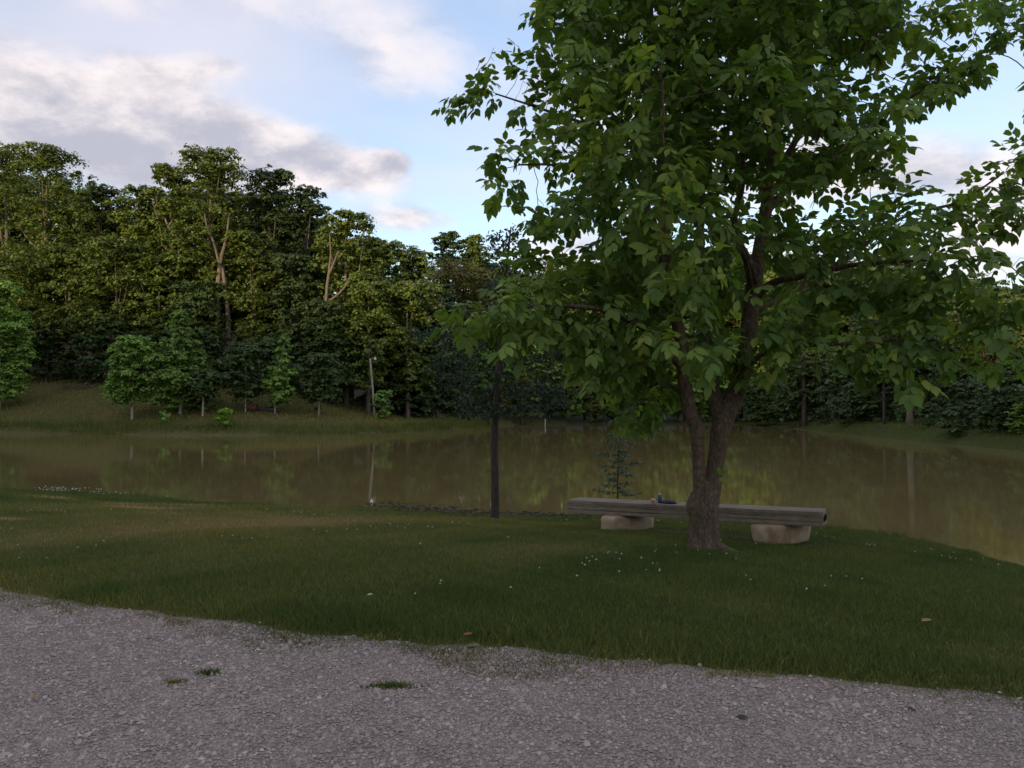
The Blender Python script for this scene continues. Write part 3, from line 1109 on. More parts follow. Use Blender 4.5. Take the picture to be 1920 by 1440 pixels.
# ------------------------------------------------------------------ small dark tree at the water's edge
tb = G(928, 974)
tb[2] -= 0.03
YD = tb[1]
dk = empty('ornamental_tree', tuple(tb))
tag(dk, 'small dark leaved tree with a single slim trunk at the water edge', 'tree')
mb = MB()
pth = [P(928, 976, YD) - tb, P(928, 900, YD) - tb, P(927, 840, YD) - tb, P(929, 770, YD) - tb, P(935, 700, YD) - tb, P(938, 640, YD) - tb, P(942, 560, YD) - tb, P(952, 480, YD) - tb, P(958, 425, YD) - tb]
wd = [16, 15, 14, 13, 12, 10, 7, 5, 2]
pp, rr = interp_path(pth, [w * YD / F / 2 for w in wd], 0.08)
mb.tube(pp, rr, 12, True, limb_warp)
obj('trunk', mb.mesh('trunk', True), M['bark_dark'], dk)
dl = [(935, 705, 90, 55), (850, 650, 60, 45), (880, 720, 60, 40), (1000, 710, 60, 60), (930, 620, 60, 60), (945, 540, 50, 55), (955, 475, 38, 50), (925, 455, 16, 30), (985, 500, 28, 40), (800, 625, 38, 16), (905, 770, 60, 18), (1015, 650, 50, 45), (1040, 740, 28, 30), (830, 690, 40, 26), (985, 770, 50, 18)]
pts = []
for (a, b, rx_, ry_) in dl:
    for yo in (-0.45, 0.05, 0.5):
        Yq = YD + yo * min(1.0, rx_ / 50)
        c = P(a, b, Yq)
        n = int(14 + rx_ * ry_ / 260)
        d = RNG.normal(size=(n, 3)); d /= np.linalg.norm(d, axis=1, keepdims=True)
        pts.append(c + d * RNG.random(n)[:, None] ** 0.4 * np.array([rx_, 30, ry_]) * Yq / F - tb)
st = [np.array(p) for p in pp if p[2] > 1.4]
arr, par = colonise(st, [-1] + list(range(len(st) - 1)), np.concatenate(pts), 0.10, 0.13)
rad, cnt, nk = pipe_radii(arr, par, len(st), 0.0022)
obj('branches', branch_mesh(arr, par, np.minimum(rad, 0.03), len(st), 'branches'), M['bark_dark'], dk)
ii = np.array([i for i in range(len(st), len(arr)) if cnt[i] <= 4])
ii = np.repeat(ii, 6)
n = len(ii)
pos = arr[ii] + RNG.normal(0, 0.05, (n, 3))
xd = RNG.normal(0, 1, (n, 3)) + np.array([0, 0, -0.55])
V, Tq, Qq = leaflets(pos, xd, RNG.normal(0, 0.5, (n, 3)) + np.array([0, 0, 1]), RNG.uniform(0.06, 0.105, n), RNG.uniform(0.035, 0.06, n))
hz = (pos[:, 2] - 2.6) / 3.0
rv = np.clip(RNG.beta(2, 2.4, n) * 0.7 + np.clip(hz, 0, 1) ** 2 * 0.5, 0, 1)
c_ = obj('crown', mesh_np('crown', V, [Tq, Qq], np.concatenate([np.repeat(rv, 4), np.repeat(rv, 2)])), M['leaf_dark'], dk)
tag(c_, kind='stuff')

# ------------------------------------------------------------------ feathery sapling behind the bench
SY_ = 14.4
sb = np.array([(1157 - CX) / F * SY_, SY_, 0]); sb[2] = H(sb[0], sb[1]) - 0.02
sap = empty('cypress_sapling', tuple(sb))
tag(sap, 'feathery young conifer sapling with tiered branches behind the bench', 'sapling')
mb = MB()
top = P(1163, 812, SY_) - sb
tr = [(0, 0, 0), (0.0, 0, 0.4 * top[2]), (0.02, 0, 0.75 * top[2]), tuple(top)]
pp, rr = interp_path(tr, [0.016, 0.013, 0.008, 0.003], 0.1)
mb.tube(pp, rr, 7)
obj('trunk', mb.mesh('trunk', True), M['bark_dark'], sap)
mb = MB()
leafP, leafX = [], []
for k in range(26):
    t = 0.30 + 0.66 * k / 25
    an = k * 2.4 + random.uniform(-.3, .3)
    ln = (0.56 - 0.30 * ((t - 0.3) / 0.66) ** 2) * random.uniform(0.45, 1.12)
    if t < 0.42:
        ln *= 1.05
    b0 = np.array([0.02 * t, 0, top[2] * t])
    dv = np.array([math.cos(an), math.sin(an) * 0.9, 0.06])
    bp_ = [b0, b0 + dv * ln * 0.5 + np.array([0, 0, 0.02]), b0 + dv * ln + np.array([0, 0, -0.06 if t < .6 else 0.02])]
    q1, r1 = interp_path(bp_, [0.005, 0.0035, 0.0015], 0.08)
    mb.tube(q1, r1, 4)
    for j in range(int(170 * ln)):
        w = random.uniform(0.15, 1.0)
        c = b0 + dv * ln * w + np.array([0, 0, 0.03 * w])
        leafP.append(c + RNG.normal(0, 0.045, 3) * np.array([1, 1, .4]))
        leafX.append(RNG.normal(0, 0.8, 3) * np.array([1, 1, .35]) + dv * 0.6 + np.array([0, 0, -0.15]))
obj('branches', mb.mesh('branches'), M['bark_dark'], sap)
n = len(leafP)
V, Tq, Qq = leaflets(np.array(leafP), np.array(leafX), RNG.normal(0, .3, (n, 3)) + np.array([0, 0, 1]), RNG.uniform(.05, .09, n), RNG.uniform(.018, .03, n))
c_ = obj('crown', mesh_np('crown', V, [Tq, Qq], RNG.random(len(Tq) + len(Qq))), M['leaf_cypress'], sap)
tag(c_, kind='stuff')


# ------------------------------------------------------------------ trees across the pond
def crown_mesh(lobes, n, size, name, updown=0.35, seed=0):
    """leaf clumps spread over overlapping lobes (centre, radii)"""
    w = np.array([(l[1][0] * l[1][2]) for l in lobes]); w = w / w.sum()
    Ps, Ns = [], []
    for (c, r), ww in zip(lobes, w):
        k = max(20, int(n * ww))
        nc = max(5, k // 26)
        d = RNG.normal(size=(nc, 3)); d /= np.linalg.norm(d, axis=1, keepdims=True)
        d[:, 2] = np.where((d[:, 2] < -0.2) & (RNG.random(nc) < 0.6), -d[:, 2], d[:, 2])
        cc = d * (0.60 + 0.45 * RNG.random(nc) ** 0.6)[:, None]
        w_ = RNG.integers(0, nc, k)
        loc = RNG.normal(0, 1, (k, 3)) * np.array([0.20, 0.20, 0.085])
        # a clump droops at its rim
        loc[:, 2] -= 0.9 * (loc[:, 0] ** 2 + loc[:, 1] ** 2)
        Ps.append(np.array(c) + (cc[w_] + loc) * np.array(r))
        Ns.append(d[w_] * 0.35 + np.array([0, 0, updown + 0.45]) + loc * np.array([2.2, 2.2, 0]) + RNG.normal(0, 0.30, (k, 3)))
    Ps, Ns = np.concatenate(Ps), np.concatenate(Ns)
    m = len(Ps)
    V, Fc = cards(Ps, Ns, size * RNG.uniform(0.6, 1.35, m))
    return mesh_np(name, V, [Fc], np.repeat(RNG.beta(2, 2.3, m), 2))


def auto_lobes(hw, z0, z1, k, shape='round', depth=0.9):
    """lobes spread over a crown of half width hw between heights z0 and z1"""
    out = []
    hgt = z1 - z0
    a0 = random.uniform(0, 6.283)
    for i in range(k):
        t = (i + 0.5) / k + random.uniform(-0.04, 0.04)
        t = min(0.97, max(0.02, t))
        if shape == 'cone':
            env = hw * min(1.0, 1.25 * (1 - t) ** 0.7)
        elif shape == 'oval':
            env = hw * math.sin(math.pi * (0.14 + 0.78 * t)) ** 0.7
        else:
            env = hw * math.sin(math.pi * (0.26 + 0.57 * t)) ** 0.75
        a = a0 + i * 2.39996 + random.uniform(-0.5, 0.5)
        lr = min(0.42 * hw, 0.30 * hgt) * random.uniform(0.6, 1.15)
        if shape == 'cone':
            lr = max(0.20 * hw, 0.45 * env) * random.uniform(0.8, 1.1)
        e = max(0.0, env - lr * 0.72)
        rr = e * (random.uniform(0.75, 1.05) if i % 4 else random.uniform(0.0, 0.5))
        zc = z0 + hgt * t
        if zc + lr * 0.8 > z1:
            zc = z1 - lr * random.uniform(0.75, 1.1)
        out.append(((math.cos(a) * rr, math.sin(a) * rr * depth, zc), (lr, lr * depth, lr * random.uniform(0.6, 0.8))))
    return out


def trunk_mesh(base_r, top, lobes, nl=5, lean=0.0, name='trunk'):
    mb = MB()
    bend = random.uniform(-0.03, 0.03) * top
    pts = [(0, 0, -0.4), (bend * 0.4, 0, top * 0.3), (bend + lean * 0.5, 0, top * 0.65), (lean, 0, top)]
    p, r = interp_path(pts, [base_r * 1.25, base_r * 0.9, base_r * 0.6, base_r * 0.12], max(0.4, top / 14))
    mb.tube(p, r, 8)
    for l in random.sample(lobes, min(nl, len(lobes))):
        k = min(len(p) - 2, max(1, int(len(p) * random.uniform(0.35, 0.7))))
        s = np.array(p[k]); e = np.array(l[0])
        if e[2] < s[2] + 0.3:
            e[2] = s[2] + 0.5
        mid = (s + e) / 2 + np.array([0, 0, -0.08 * np.linalg.norm(e - s)])
        q1, r1 = interp_path([s, mid, e], [r[k] * 0.6, r[k] * 0.4, r[k] * 0.12], max(0.4, np.linalg.norm(e - s) / 6))
        mb.tube(q1, r1, 6)
    return mb.mesh(name, True)


def far_tree(name, cx, top, hw, bottom, base, Y, mat, label, n=6500, size=0.36, k=16, shape='round', group=None, bark='bark_far',
             trunk_px=None, lean=0.0, extra_limbs=None, trunk_w=None, nl=5, limb_mat='bark_far', cat='tree', updown=0.35):
    """a tree from what the photograph shows of it: centre, top, half width, crown bottom, foot (pixels) at distance Y"""
    ft = P(trunk_px if trunk_px is not None else cx, base, Y)
    ft[2] = H(ft[0], ft[1])
    sc_ = Y / F
    z1 = P(cx, top, Y)[2] - ft[2]
    z0 = max(0.15, P(cx, bottom, Y)[2] - ft[2])
    dx = P(cx, top, Y)[0] - ft[0]
    lobes = [((c[0] + dx * min(1, c[2] / z1), c[1], c[2]), r) for c, r in auto_lobes(hw * sc_, z0, z1, k, shape)]
    root = empty(name, tuple(ft))
    tag(root, label, cat, group)
    tr = trunk_w * sc_ / 2 if trunk_w else 0.012 * z1 + 0.04
    obj('trunk', trunk_mesh(tr, z1 * 0.9, lobes, nl, lean=dx), M[bark], root)
    if extra_limbs:
        mb = MB()
        for pts in extra_limbs:
            p_ = [P(a, b, Y + dy) - ft for a, b, dy, w in pts]
            r_ = [w * sc_ / 2 for a, b, dy, w in pts]
            p_, r_ = interp_path(p_, r_, 0.5)
            mb.tube(p_, r_, 7)
        obj('limbs', mb.mesh('limbs', True), M[limb_mat], root)
    c = obj('crown', crown_mesh(lobes, n, size, 'crown', updown), M[mat], root)
    tag(c, kind='stuff')
    return root


M['bark_limb'] = bark_mat('pale_limb_bark', (0.14, 0.11, 0.08), (0.25, 0.195, 0.14), (0.36, 0.29, 0.21), 3.0, (1, 1, 0.2), 0.2)

# the tall wood on the left, one entry per crown that stands out on the skyline
WOOD = [
    ('oak_tree', 5, 262, 70, 640, 700, 95, 'oak', 'tall oak crown cut off by the left edge of the photo'),
    ('oak_tree', 90, 266, 72, 620, 700, 90, 'oak', 'tall domed oak second from the left on the skyline'),
    ('oak_tree', 192, 345, 52, 620, 700, 96, 'oak', 'lower oak in the skyline dip right of the domed oak'),
    ('oak_tree', 262, 345, 56, 600, 700, 93, 'oak', 'broad olive green oak just left of the tallest tree'),
    ('oak_tree', 318, 306, 42, 560, 700, 91, 'oak', 'narrow oak with a bare crooked limb beside the tallest tree'),
    ('oak_tree', 400, 270, 72, 545, 720, 89, 'oak', 'tallest oak of the wood with pale forked trunk showing'),
    ('oak_tree', 503, 306, 54, 600, 720, 93, 'deep', 'dark rounded tree just right of the tallest oak'),
    ('oak_tree', 578, 345, 46, 620, 730, 95, 'deep', 'dark sloping crown at the right shoulder of the tall wood'),
    ('oak_tree', 648, 388, 56, 640, 740, 89, 'oak', 'sunlit oak with pale forked limbs on the descending skyline'),
    ('oak_tree', 715, 440, 46, 660, 750, 93, 'oak', 'olive crown lower on the descending skyline'),
    ('oak_tree', 775, 462, 48, 660, 760, 98, 'oak', 'low crown at the end of the descending skyline'),
    ('woodland_tree', 838, 432, 26, 600, 770, 122, 'deep', 'far round topped tree above the olive one, the left of a pair'),
    ('woodland_tree', 885, 438, 32, 600, 770, 124, 'oak', 'far tree beside the small dark tree top, the right of a pair'),
    ('willow_tree', 850, 486, 78, 640, 780, 112, 'olive', 'yellowish olive round tree at the far end of the pond'),
    ('woodland_tree', 1055, 484, 70, 700, 780, 122, 'oak', 'far tree on the skyline under the gap in the big tree'),
]
LIMBX = {
    5: [[(412, 640, -2.0, 10), (408, 560, -2.4, 10), (414, 490, -2.4, 8), (424, 450, -2.6, 5), (430, 400, -3, 3)],
        [(413, 500, -2.4, 6), (400, 452, -3.0, 4), (388, 425, -3.0, 3), (383, 395, -3, 2)],
        [(430, 640, -2.2, 9), (425, 560, -2.5, 8), (418, 505, -2.4, 6), (419, 480, -1.5, 3)]],
    4: [[(345, 458, -3.5, 4), (328, 440, -3.5, 5), (316, 425, -3.5, 5), (310, 410, -3.5, 3)], [(316, 425, -3.5, 4), (324, 412, -3.5, 2)]],
    8: [[(610, 690, -2.8, 6), (612, 560, -2.8, 6), (617, 510, -2.9, 5), (620, 475, -3.1, 3), (618, 440, -3, 2)], [(617, 515, -3, 5), (628, 488, -3.2, 4), (634, 470, -3, 2)], [(612, 568, -3, 4), (638, 548, -3.5, 4), (660, 520, -3.5, 2)]],
}
for i, (nm, cx, top, hw, bot, base, Y, mt, lab) in enumerate(WOOD):
    far_tree(nm, cx, top, hw * 1.2, bot, base, Y, mt, lab, n=16500, size=0.30, k=42, extra_limbs=LIMBX.get(i), nl=6)

# mid-height trees standing in front of the tall ones
MID = [
    (30, 470, 75, 680, 86, 'oak', 'broad mid height tree behind the fresh green tree at the left edge'),
    (130, 455, 62, 640, 87, 'oak', 'mid height oak under the domed oak'),
    (215, 440, 66, 630, 86, 'oak', 'sunlit mid height oak overhanging a dark hollow'),
    (300, 470, 60, 640, 87, 'oak', 'mid height tree above the pair of pointed young trees'),
    (370, 520, 52, 660, 86, 'deep', 'dark mid height tree left of the pale forked trunk'),
    (470, 430, 58, 640, 88, 'oak', 'mid height tree right of the pale forked trunk'),
    (545, 470, 55, 680, 88, 'deep', 'dark mid height tree in the middle of the wood'),
    (610, 560, 52, 720, 85, 'deep', 'dark tree behind the row of slim young trees'),
    (690, 505, 58, 720, 87, 'oak', 'olive mid height tree above the light pole'),
    (765, 520, 58, 730, 90, 'oak', 'mid height tree right of the light pole'),
    (835, 560, 55, 750, 96, 'deep', 'dark mid height tree below the yellowish olive tree'),
]
for (cx, top, hw, bot, Y, mt, lab) in MID:
    far_tree('woodland_tree', cx, top, hw * 1.2, bot, 740, Y, mt, lab, n=11000, size=0.30, k=30, nl=3)

# understorey along the wood's edge and round the far end: build a few, then copy
UNDER = []
for k in range(6):
    hw_, hh = random.uniform(2.3, 3.2), random.uniform(6.0, 8.5)
    lobes = auto_lobes(hw_, 0.7, hh, 24, 'oval')
    UNDER.append((crown_mesh(lobes, 6500, 0.29, 'crown', 0.5), trunk_mesh(0.10, hh * 0.9, lobes, 4), hh))
TALL = []
for k in range(5):
    hw_, hh = random.uniform(4.0, 5.2), random.uniform(17, 20)
    lobes = auto_lobes(hw_, 5.0, hh, 30, 'round')
    TALL.append((crown_mesh(lobes, 9000, 0.40, 'crown'), trunk_mesh(0.26, hh * 0.9, lobes, 5), hh))
UM = {}


def copy_tree(kind, name, x, y, h, wide, mat, label, group, sink=0.0):
    if math.hypot(x + 13.6, (y - 76.0) * 0.55) < 7.5:
        y += 9.0
    cm, tm, hh = random.choice(kind)
    if not cm.materials:
        cm.materials.append(M['deep'])
    root = empty(name, (x, y, H(x, y) - sink), random.uniform(0, 6.283))
    tag(root, label, 'tree', group)
    s = h / hh
    root.scale = (s * wide, s * wide, s)
    obj('trunk', tm, M['bark_far'], root)
    c = obj('crown', cm, None, root)
    c.material_slots[0].link = 'OBJECT'
    c.material_slots[0].material = M[mat]
    tag(c, kind='stuff')
    return root


SKX = [-400, 0, 90, 170, 230, 290, 400, 450, 500, 560, 600, 650, 700, 760, 820, 900, 1060, 1150, 1300, 1450, 1600, 1750, 1900, 2300]
SKY_ = [262, 268, 268, 345, 345, 340, 272, 335, 308, 345, 385, 392, 440, 465, 478, 485, 490, 470, 460, 470, 482, 505, 522, 540]


def sky_top(px):
    return float(np.interp(px, SKX, SKY_))


# second row fills the wood behind the skyline trees on the left
for px in list(range(-120, 860, 52)):
    Y = random.uniform(101, 108)
    t = sky_top(px) + random.uniform(38, 75)
    p = P(px, t, Y)
    copy_tree(TALL, 'woodland_tree', p[0], Y, p[2] - H(p[0], Y), random.uniform(0.95, 1.2), random.choice(['oak', 'deep']),
              'tall woodland tree hidden among others deep in the wood on the left bank', 'trees deep in the left wood')
# the wood beyond the far end and behind the dam, seen under and through the big tree
for px in range(920, 2120, 58):
    Yb = np.interp(px, [920, 1400, 1700, 2100], [120, 112, 88, 72])
    for row in range(3 if px > 1380 else 2):
        Y = Yb + row * 8 + random.uniform(-2, 2)
        t = sky_top(px) + random.uniform(0, 26) + (-4 if row else 24)
        p = P(px + random.uniform(-15, 15), t, Y)
        copy_tree(TALL, 'woodland_tree', p[0], Y, p[2] - H(p[0], Y), random.uniform(0.8, 1.1), random.choice(['oak', 'deep', 'deep']),
                  'tall woodland tree in the dark wood behind the far end of the pond', 'trees in the wood behind the far shore')
# edge trees
for px in list(range(-60, 880, 46)):
    Y = float(np.interp(px, [0, 450, 700, 880], [85, 83, 84, 97])) + random.uniform(-1.0, 2.5)
    t = 640 + random.uniform(-55, 25)
    p = P(px + random.uniform(-12, 12), t, Y)
    copy_tree(UNDER, 'understorey_tree', p[0], Y, max(3.5, p[2] - H(p[0], Y)), random.uniform(0.95, 1.3), 'deep',
              'low dark leafy tree along the shaded edge of the left wood', 'low trees along the left wood edge')
for px in list(range(905, 1500, 42)):
    x0 = P(px, 790, 110)[0]
    Y = 111.5 + random.uniform(-1, 2.5)
    t = 660 + random.uniform(-50, 40)
    p = P(px, t, Y)
    copy_tree(UNDER, 'understorey_tree', p[0], Y, max(4, p[2] - H(p[0], Y)), random.uniform(0.95, 1.25), random.choice(['deep', 'fresh', 'oak']),
              'low leafy tree overhanging the far shoreline at the end of the pond', 'low trees along the far shoreline')
for px in list(range(1415, 2080, 40)):
    Y = float(np.interp(px, [1415, 1510, 1700, 1920, 2080], [98, 86, 65, 47.5, 41])) + random.uniform(-1.5, 3)
    t = 690 + random.uniform(-45, 30)
    p = P(px, t, Y)
    copy_tree(UNDER, 'understorey_tree', p[0], Y, max(2.6, p[2] - H(p[0], Y)), random.uniform(1.0, 1.35), 'deep',
              'low dark leafy tree behind the grassy dam on the right', 'low trees behind the dam')

for px in [p_ for p_ in range(1545, 2080, 34) if not 1640 < p_ < 1738]:
    Y = float(np.interp(px, [1510, 1700, 1920, 2080], [84, 60.5, 44.6, 39])) + random.uniform(-0.3, 1.2)
    x_ = (px + random.uniform(-8, 8) - CX) / F * Y
    copy_tree(UNDER, 'bush', x_, Y, random.uniform(1.1, 2.1), random.uniform(1.3, 1.9), random.choice(['deep', 'deep', 'fresh']),
              'low green bush along the back of the grassy dam', 'bushes along the dam', 0.15)['category'] = 'bush'

# trunks standing clear behind the dam
for (px, top, base, w, Y, mt, lab) in [(1508, 600, 792, 8, 86, 'bark_dark', 'straight slim grey trunk rising behind the start of the dam'),
                                       (1706, 600, 803, 11, 62, 'bark_far', 'pale brown flared trunk standing behind the dam at right'),
                                       (1658, 620, 800, 5, 66, 'bark_dark', 'thin reddish trunk left of the pale flared one behind the dam')]:
    p = P(px, base, Y); p[2] = H(p[0], p[1])
    root = empty('woodland_tree', tuple(p)); tag(root, lab, 'tree')
    hh = P(px, 470, Y)[2] - p[2]
    lobes = auto_lobes(3.0, hh * 0.3, hh, 16, 'round')
    mb = MB()
    r0 = w * Y / F / 2
    q1, r1 = interp_path([(0, 0, -0.3), (0.0, 0, 0.6), (0.05, 0, hh * .4), (0.1, 0, hh * .85)], [r0 * 1.7, r0 * 1.1, r0 * 0.8, r0 * 0.3], 0.5)
    mb.tube(q1, r1, 9)
    obj('trunk', mb.mesh('trunk', True), M[mt], root)
    c = obj('crown', crown_mesh(lobes, 5000, 0.30, 'crown'), M['deep'], root); tag(c, kind='stuff')

# young trees on the left bank
YOUNG = [
    ('young_tree', -2, 520, 46, 752, 768, 'fresh', 'oval', 'fresh green young tree with pale thin trunk at the left edge of the far bank', 5200, 5),
    ('young_tree', 254, 626, 46, 752, 785, 'fresh', 'oval', 'shorter of the two bright bushy young trees, with white trunk on the far bank', 4200, 5),
    ('young_tree', 338, 580, 48, 756, 776, 'fresh', 'cone', 'taller pointed bushy young tree on the far bank', 7000, 6),
    ('young_tree', 384, 690, 34, 745, 780, 'deep', 'oval', 'small tree with leaning white trunk right of the pointed tree', 1600, 4),
    ('young_tree', 460, 640, 38, 745, 772, 'deep', 'oval', 'grey green young tree above the rusty barrel', 2400, 3),
    ('young_tree', 536, 622, 26, 755, 778, 'fresh', 'cone', 'slim bright pointed young tree right of the rusty barrel', 2600, 3),
    ('young_tree', 597, 656, 40, 752, 778, 'deep', 'oval', 'grey green spreading young tree left of the light pole', 2600, 3),
]
for (nm, cx, top, hw, bot, base, mt, shp, lab, n, tw_) in YOUNG:
    g = G(cx, base, 50)
    leanpx = {384: 380, 254: 248, 536: 516}.get(cx, cx)
    far_tree(nm, cx, top, hw * (1.3 if shp == 'cone' else 1.2), bot, base, g[1], mt, lab, n=int(n * 3.2), size=0.25, k=26 if shp != 'cone' else 34, shape=shp, bark='bark_pale', trunk_px=leanpx, trunk_w=tw_, nl=4, updown=0.6)
SHRUBS = [
    (420, 764, 18, 806, 'bright', 'small bright yellow green shrub on the far shoreline', 2200),
    (307, 768, 15, 800, 'fresh', 'small green shrub below the pointed young tree', 600),
    (716, 728, 24, 787, 'fresh', 'bushy shrub round the foot of the light pole', 2200),
    (795, 700, 50, 784, 'deep', 'dark shrub right of the light pole', 2000),
    (850, 725, 34, 790, 'deep', 'dark low shrub where the far bank tapers off', 1500),
    (1445, 705, 50, 792, 'fresh', 'bright green spreading shrub at the far shore right of the forked trunk', 2600),
    (1590, 735, 40, 800, 'deep', 'dark green shrub behind the dam between two trunks', 1800),
    (1790, 765, 55, 822, 'deep', 'low shrub on the dam right of the pale trunk', 1600),
    (1110, 700, 60, 792, 'olive', 'yellow green shrub overhanging the far shoreline in the middle', 2600),
    (980, 690, 50, 792, 'olive', 'yellow green shrub on the far shoreline behind the small dark tree', 2200),
]
for (cx, top, hw, base, mt, lab, n) in SHRUBS:
    g = G(cx, base, 45)
    far_tree('shrub', cx, top, hw, base - 4, base, g[1] + 0.6, mt, lab, n=n, size=0.24, k=9, shape='oval', trunk_w=2.5, nl=5, cat='shrub', updown=0.6)

# ------------------------------------------------------------------ far bank furniture
pb = G(703, 783, 45)
lp_ = empty('light_pole', tuple(pb))
tag(lp_, 'slightly leaning wooden pole with a white lamp on the far bank', 'light pole')
Yp = pb[1]
M['pole'] = flat_mat('weathered_pole', (0.36, 0.31, 0.25), 0.85, 0.15, 0.3, 6)
M['white'] = flat_mat('white_enamel', (0.75, 0.75, 0.72), 0.4, 0.4, 0.06, 6)
tp = P(694, 672, Yp) - pb
mb = MB(); mb.tube(*interp_path([(0, 0, -0.4), tuple(tp * 0.5), tuple(tp)], [0.13, 0.115, 0.10], 0.6), sides=12)
obj('pole', mb.mesh('pole', True), M['pole'], lp_)
mb = MB(); mb.tube(*interp_path([tuple(tp + np.array([0.05, 0, -0.12])), tuple(tp + np.array([0.25, 0, 0.02])), tuple(tp + np.array([0.5, 0, 0.02]))], [0.025, 0.025, 0.025], 0.1), sides=8)
arm = obj('arm', mb.mesh('arm', True), M['white'], lp_)
mb = MB()
zc = [0.18, 0.16, 0.10, 0.02, -0.02, -0.20]; rc = [0.015, 0.05, 0.06, 0.15, 0.16, 0.13]
mb.tube([tuple(tp + np.array([0.55, 0, z])) for z in zc], rc, 14)
obj('lamp_head', mb.mesh('lamp_head', True), M['white'], lp_)

# rusty barrel, log and brush pile
M['rust'] = flat_mat('rusty_steel', (0.10, 0.045, 0.035), 0.8, 0.3, 0.5, 5)
bb = G(470, 771, 45)
br_ = empty('barrel', tuple(bb))
tag(br_, 'rusty fallen steel barrel lying on the far bank', 'barrel')
mb = MB()
L_ = 1.15
prof = [(-L_ / 2, 0.36), (-L_ / 2 + 0.03, 0.40), (-0.2, 0.38), (-0.17, 0.41), (-0.14, 0.38), (0.14, 0.38), (0.17, 0.41), (0.2, 0.38), (L_ / 2 - 0.03, 0.40), (L_ / 2, 0.36)]
mb.tube([(x, 0.15 * x, 0.37) for x, _ in prof], [r for _, r in prof], 18)
obj('body', mb.mesh('body', True), M['rust'], br_)
mb = MB(); mb.tube([(L_ / 2 - 0.01, 0.086, 0.37), (L_ / 2 + 0.02, 0.09, 0.37)], [0.395, 0.395], 18)
obj('rim', mb.mesh('rim', True), M['rust'], br_)
lg = G(502, 772, 45)
mb = MB()
q1, r1 = interp_path([(-1.0, 0, 0.2), (-0.3, 0.1, 0.24), (0.5, -0.05, 0.2), (1.2, 0.1, 0.1)], [0.22, 0.24, 0.2, 0.12], 0.15)
mb.tube(q1, r1, 12, True, limb_warp)
q1, r1 = interp_path([(0.2, 0, 0.3), (0.5, 0.2, 0.5), (0.7, 0.3, 0.55)], [0.08, 0.06, 0.03], 0.1)
mb.tube(q1, r1, 8)
o = obj('fallen_log', mb.mesh('fallen_log', True), M['bark_dark'], None, tuple(lg))
tag(o, 'dark grey fallen log lying right of the rusty barrel', 'log')
bh = G(140, 728, 45)
mb = MB()
for k in range(34):
    a = random.uniform(0, 6.28); l = random.uniform(0.6, 1.6)
    c = np.array([random.gauss(0, 0.9), random.gauss(0, 0.4), abs(random.gauss(0.15, 0.2))])
    d = np.array([math.cos(a), math.sin(a) * 0.5, random.uniform(-0.1, 0.35)]) * l
    e = c + d
    mb.tube([tuple(c - d * 0.5), tuple(c), tuple(e - d * 0.5)], [0.05, 0.04, 0.02], 5)
o = obj('brush_pile', mb.mesh('brush_pile', True), M['bark_far'], None, tuple(bh))
tag(o, 'brown pile of cut brush at the edge of the left wood', 'brush pile')
# pale post standing in the shallows
pp_ = P(1022, 803, 98.0); pp_[2] = ZW - 0.6
mb = MB(); mb.tube([(0, 0, 0), (0.02, 0, 0.8), (0.03, 0, 1.5)], [0.08, 0.08, 0.07], 8)
o = obj('wooden_post', mb.mesh('wooden_post', True), M['pole'], None, tuple(pp_))
tag(o, 'pale wooden post standing in the water at the far shore', 'post')

# ------------------------------------------------------------------ bench
def bench_mat():
    m, nt, out = new_mat('weathered_timber')
    n1 = noise_tex(nt, 9.0, 6.0, 0.65, mapping=(0.12, 1.5, 2.2))
    n2 = noise_tex(nt, 2.2, 4.0, 0.6)
    c = ramp(nt, n1, [(0.25, (0.12, 0.088, 0.058)), (0.5, (0.25, 0.192, 0.13)), (0.75, (0.38, 0.30, 0.21))])
    c = mix_rgb(nt, 0.4, c, ramp(nt, n2, [(0.35, (0.14, 0.10, 0.07)), (0.65, (0.31, 0.25, 0.19))]))
    princ(nt, out, c, 0.85, 0.2, n1, 0.5, 0.01)
    return m


def stone_mat():
    m, nt, out = new_mat('buff_limestone')
    n1 = noise_tex(nt, 5.0, 7.0, 0.65)
    n2 = noise_tex(nt, 2.3, 3.0, 0.5)
    c = ramp(nt, n1, [(0.3, (0.34, 0.245, 0.155)), (0.7, (0.52, 0.39, 0.26))])
    c = mix_rgb(nt, ramp(nt, n2, [(0.52, (0, 0, 0)), (0.66, (0.85, 0.85, 0.85))]), c, (0.24, 0.14, 0.07))
    princ(nt, out, c, 0.9, 0.2, n1, 0.5, 0.02)
    return m


M['timber'] = bench_mat()
M['stone'] = stone_mat()
A = P(1062, 938, 12.66); B = P(1543, 961, 10.75)
A, B = Vector(A), Vector(B)
ax = (B - A); LEN = ax.length; ax.normalize()
bk = Vector((-ax.y, ax.x, 0)).normalized()
upv = ax.cross(bk) if ax.cross(bk).z > 0 else bk.cross(ax)
BM = Matrix((ax, bk, upv)).transposed().to_4x4()
foot = A.copy(); foot.z = H(A.x, A.y)
bench = empty('bench', (0, 0, 0))
bench.location = (A + B) / 2 + bk * 0.24
bench.location.z = H(bench.location.x, bench.location.y)
tag(bench, 'long weathered timber beam bench on two stone blocks facing the pond', 'bench')
inv = Matrix.Translation(-bench.location)
BM.translation = A
LM = inv @ BM           # bench frame: x along, y back, z up, origin at the left front top edge
DEP = 0.48
HT = 0.205


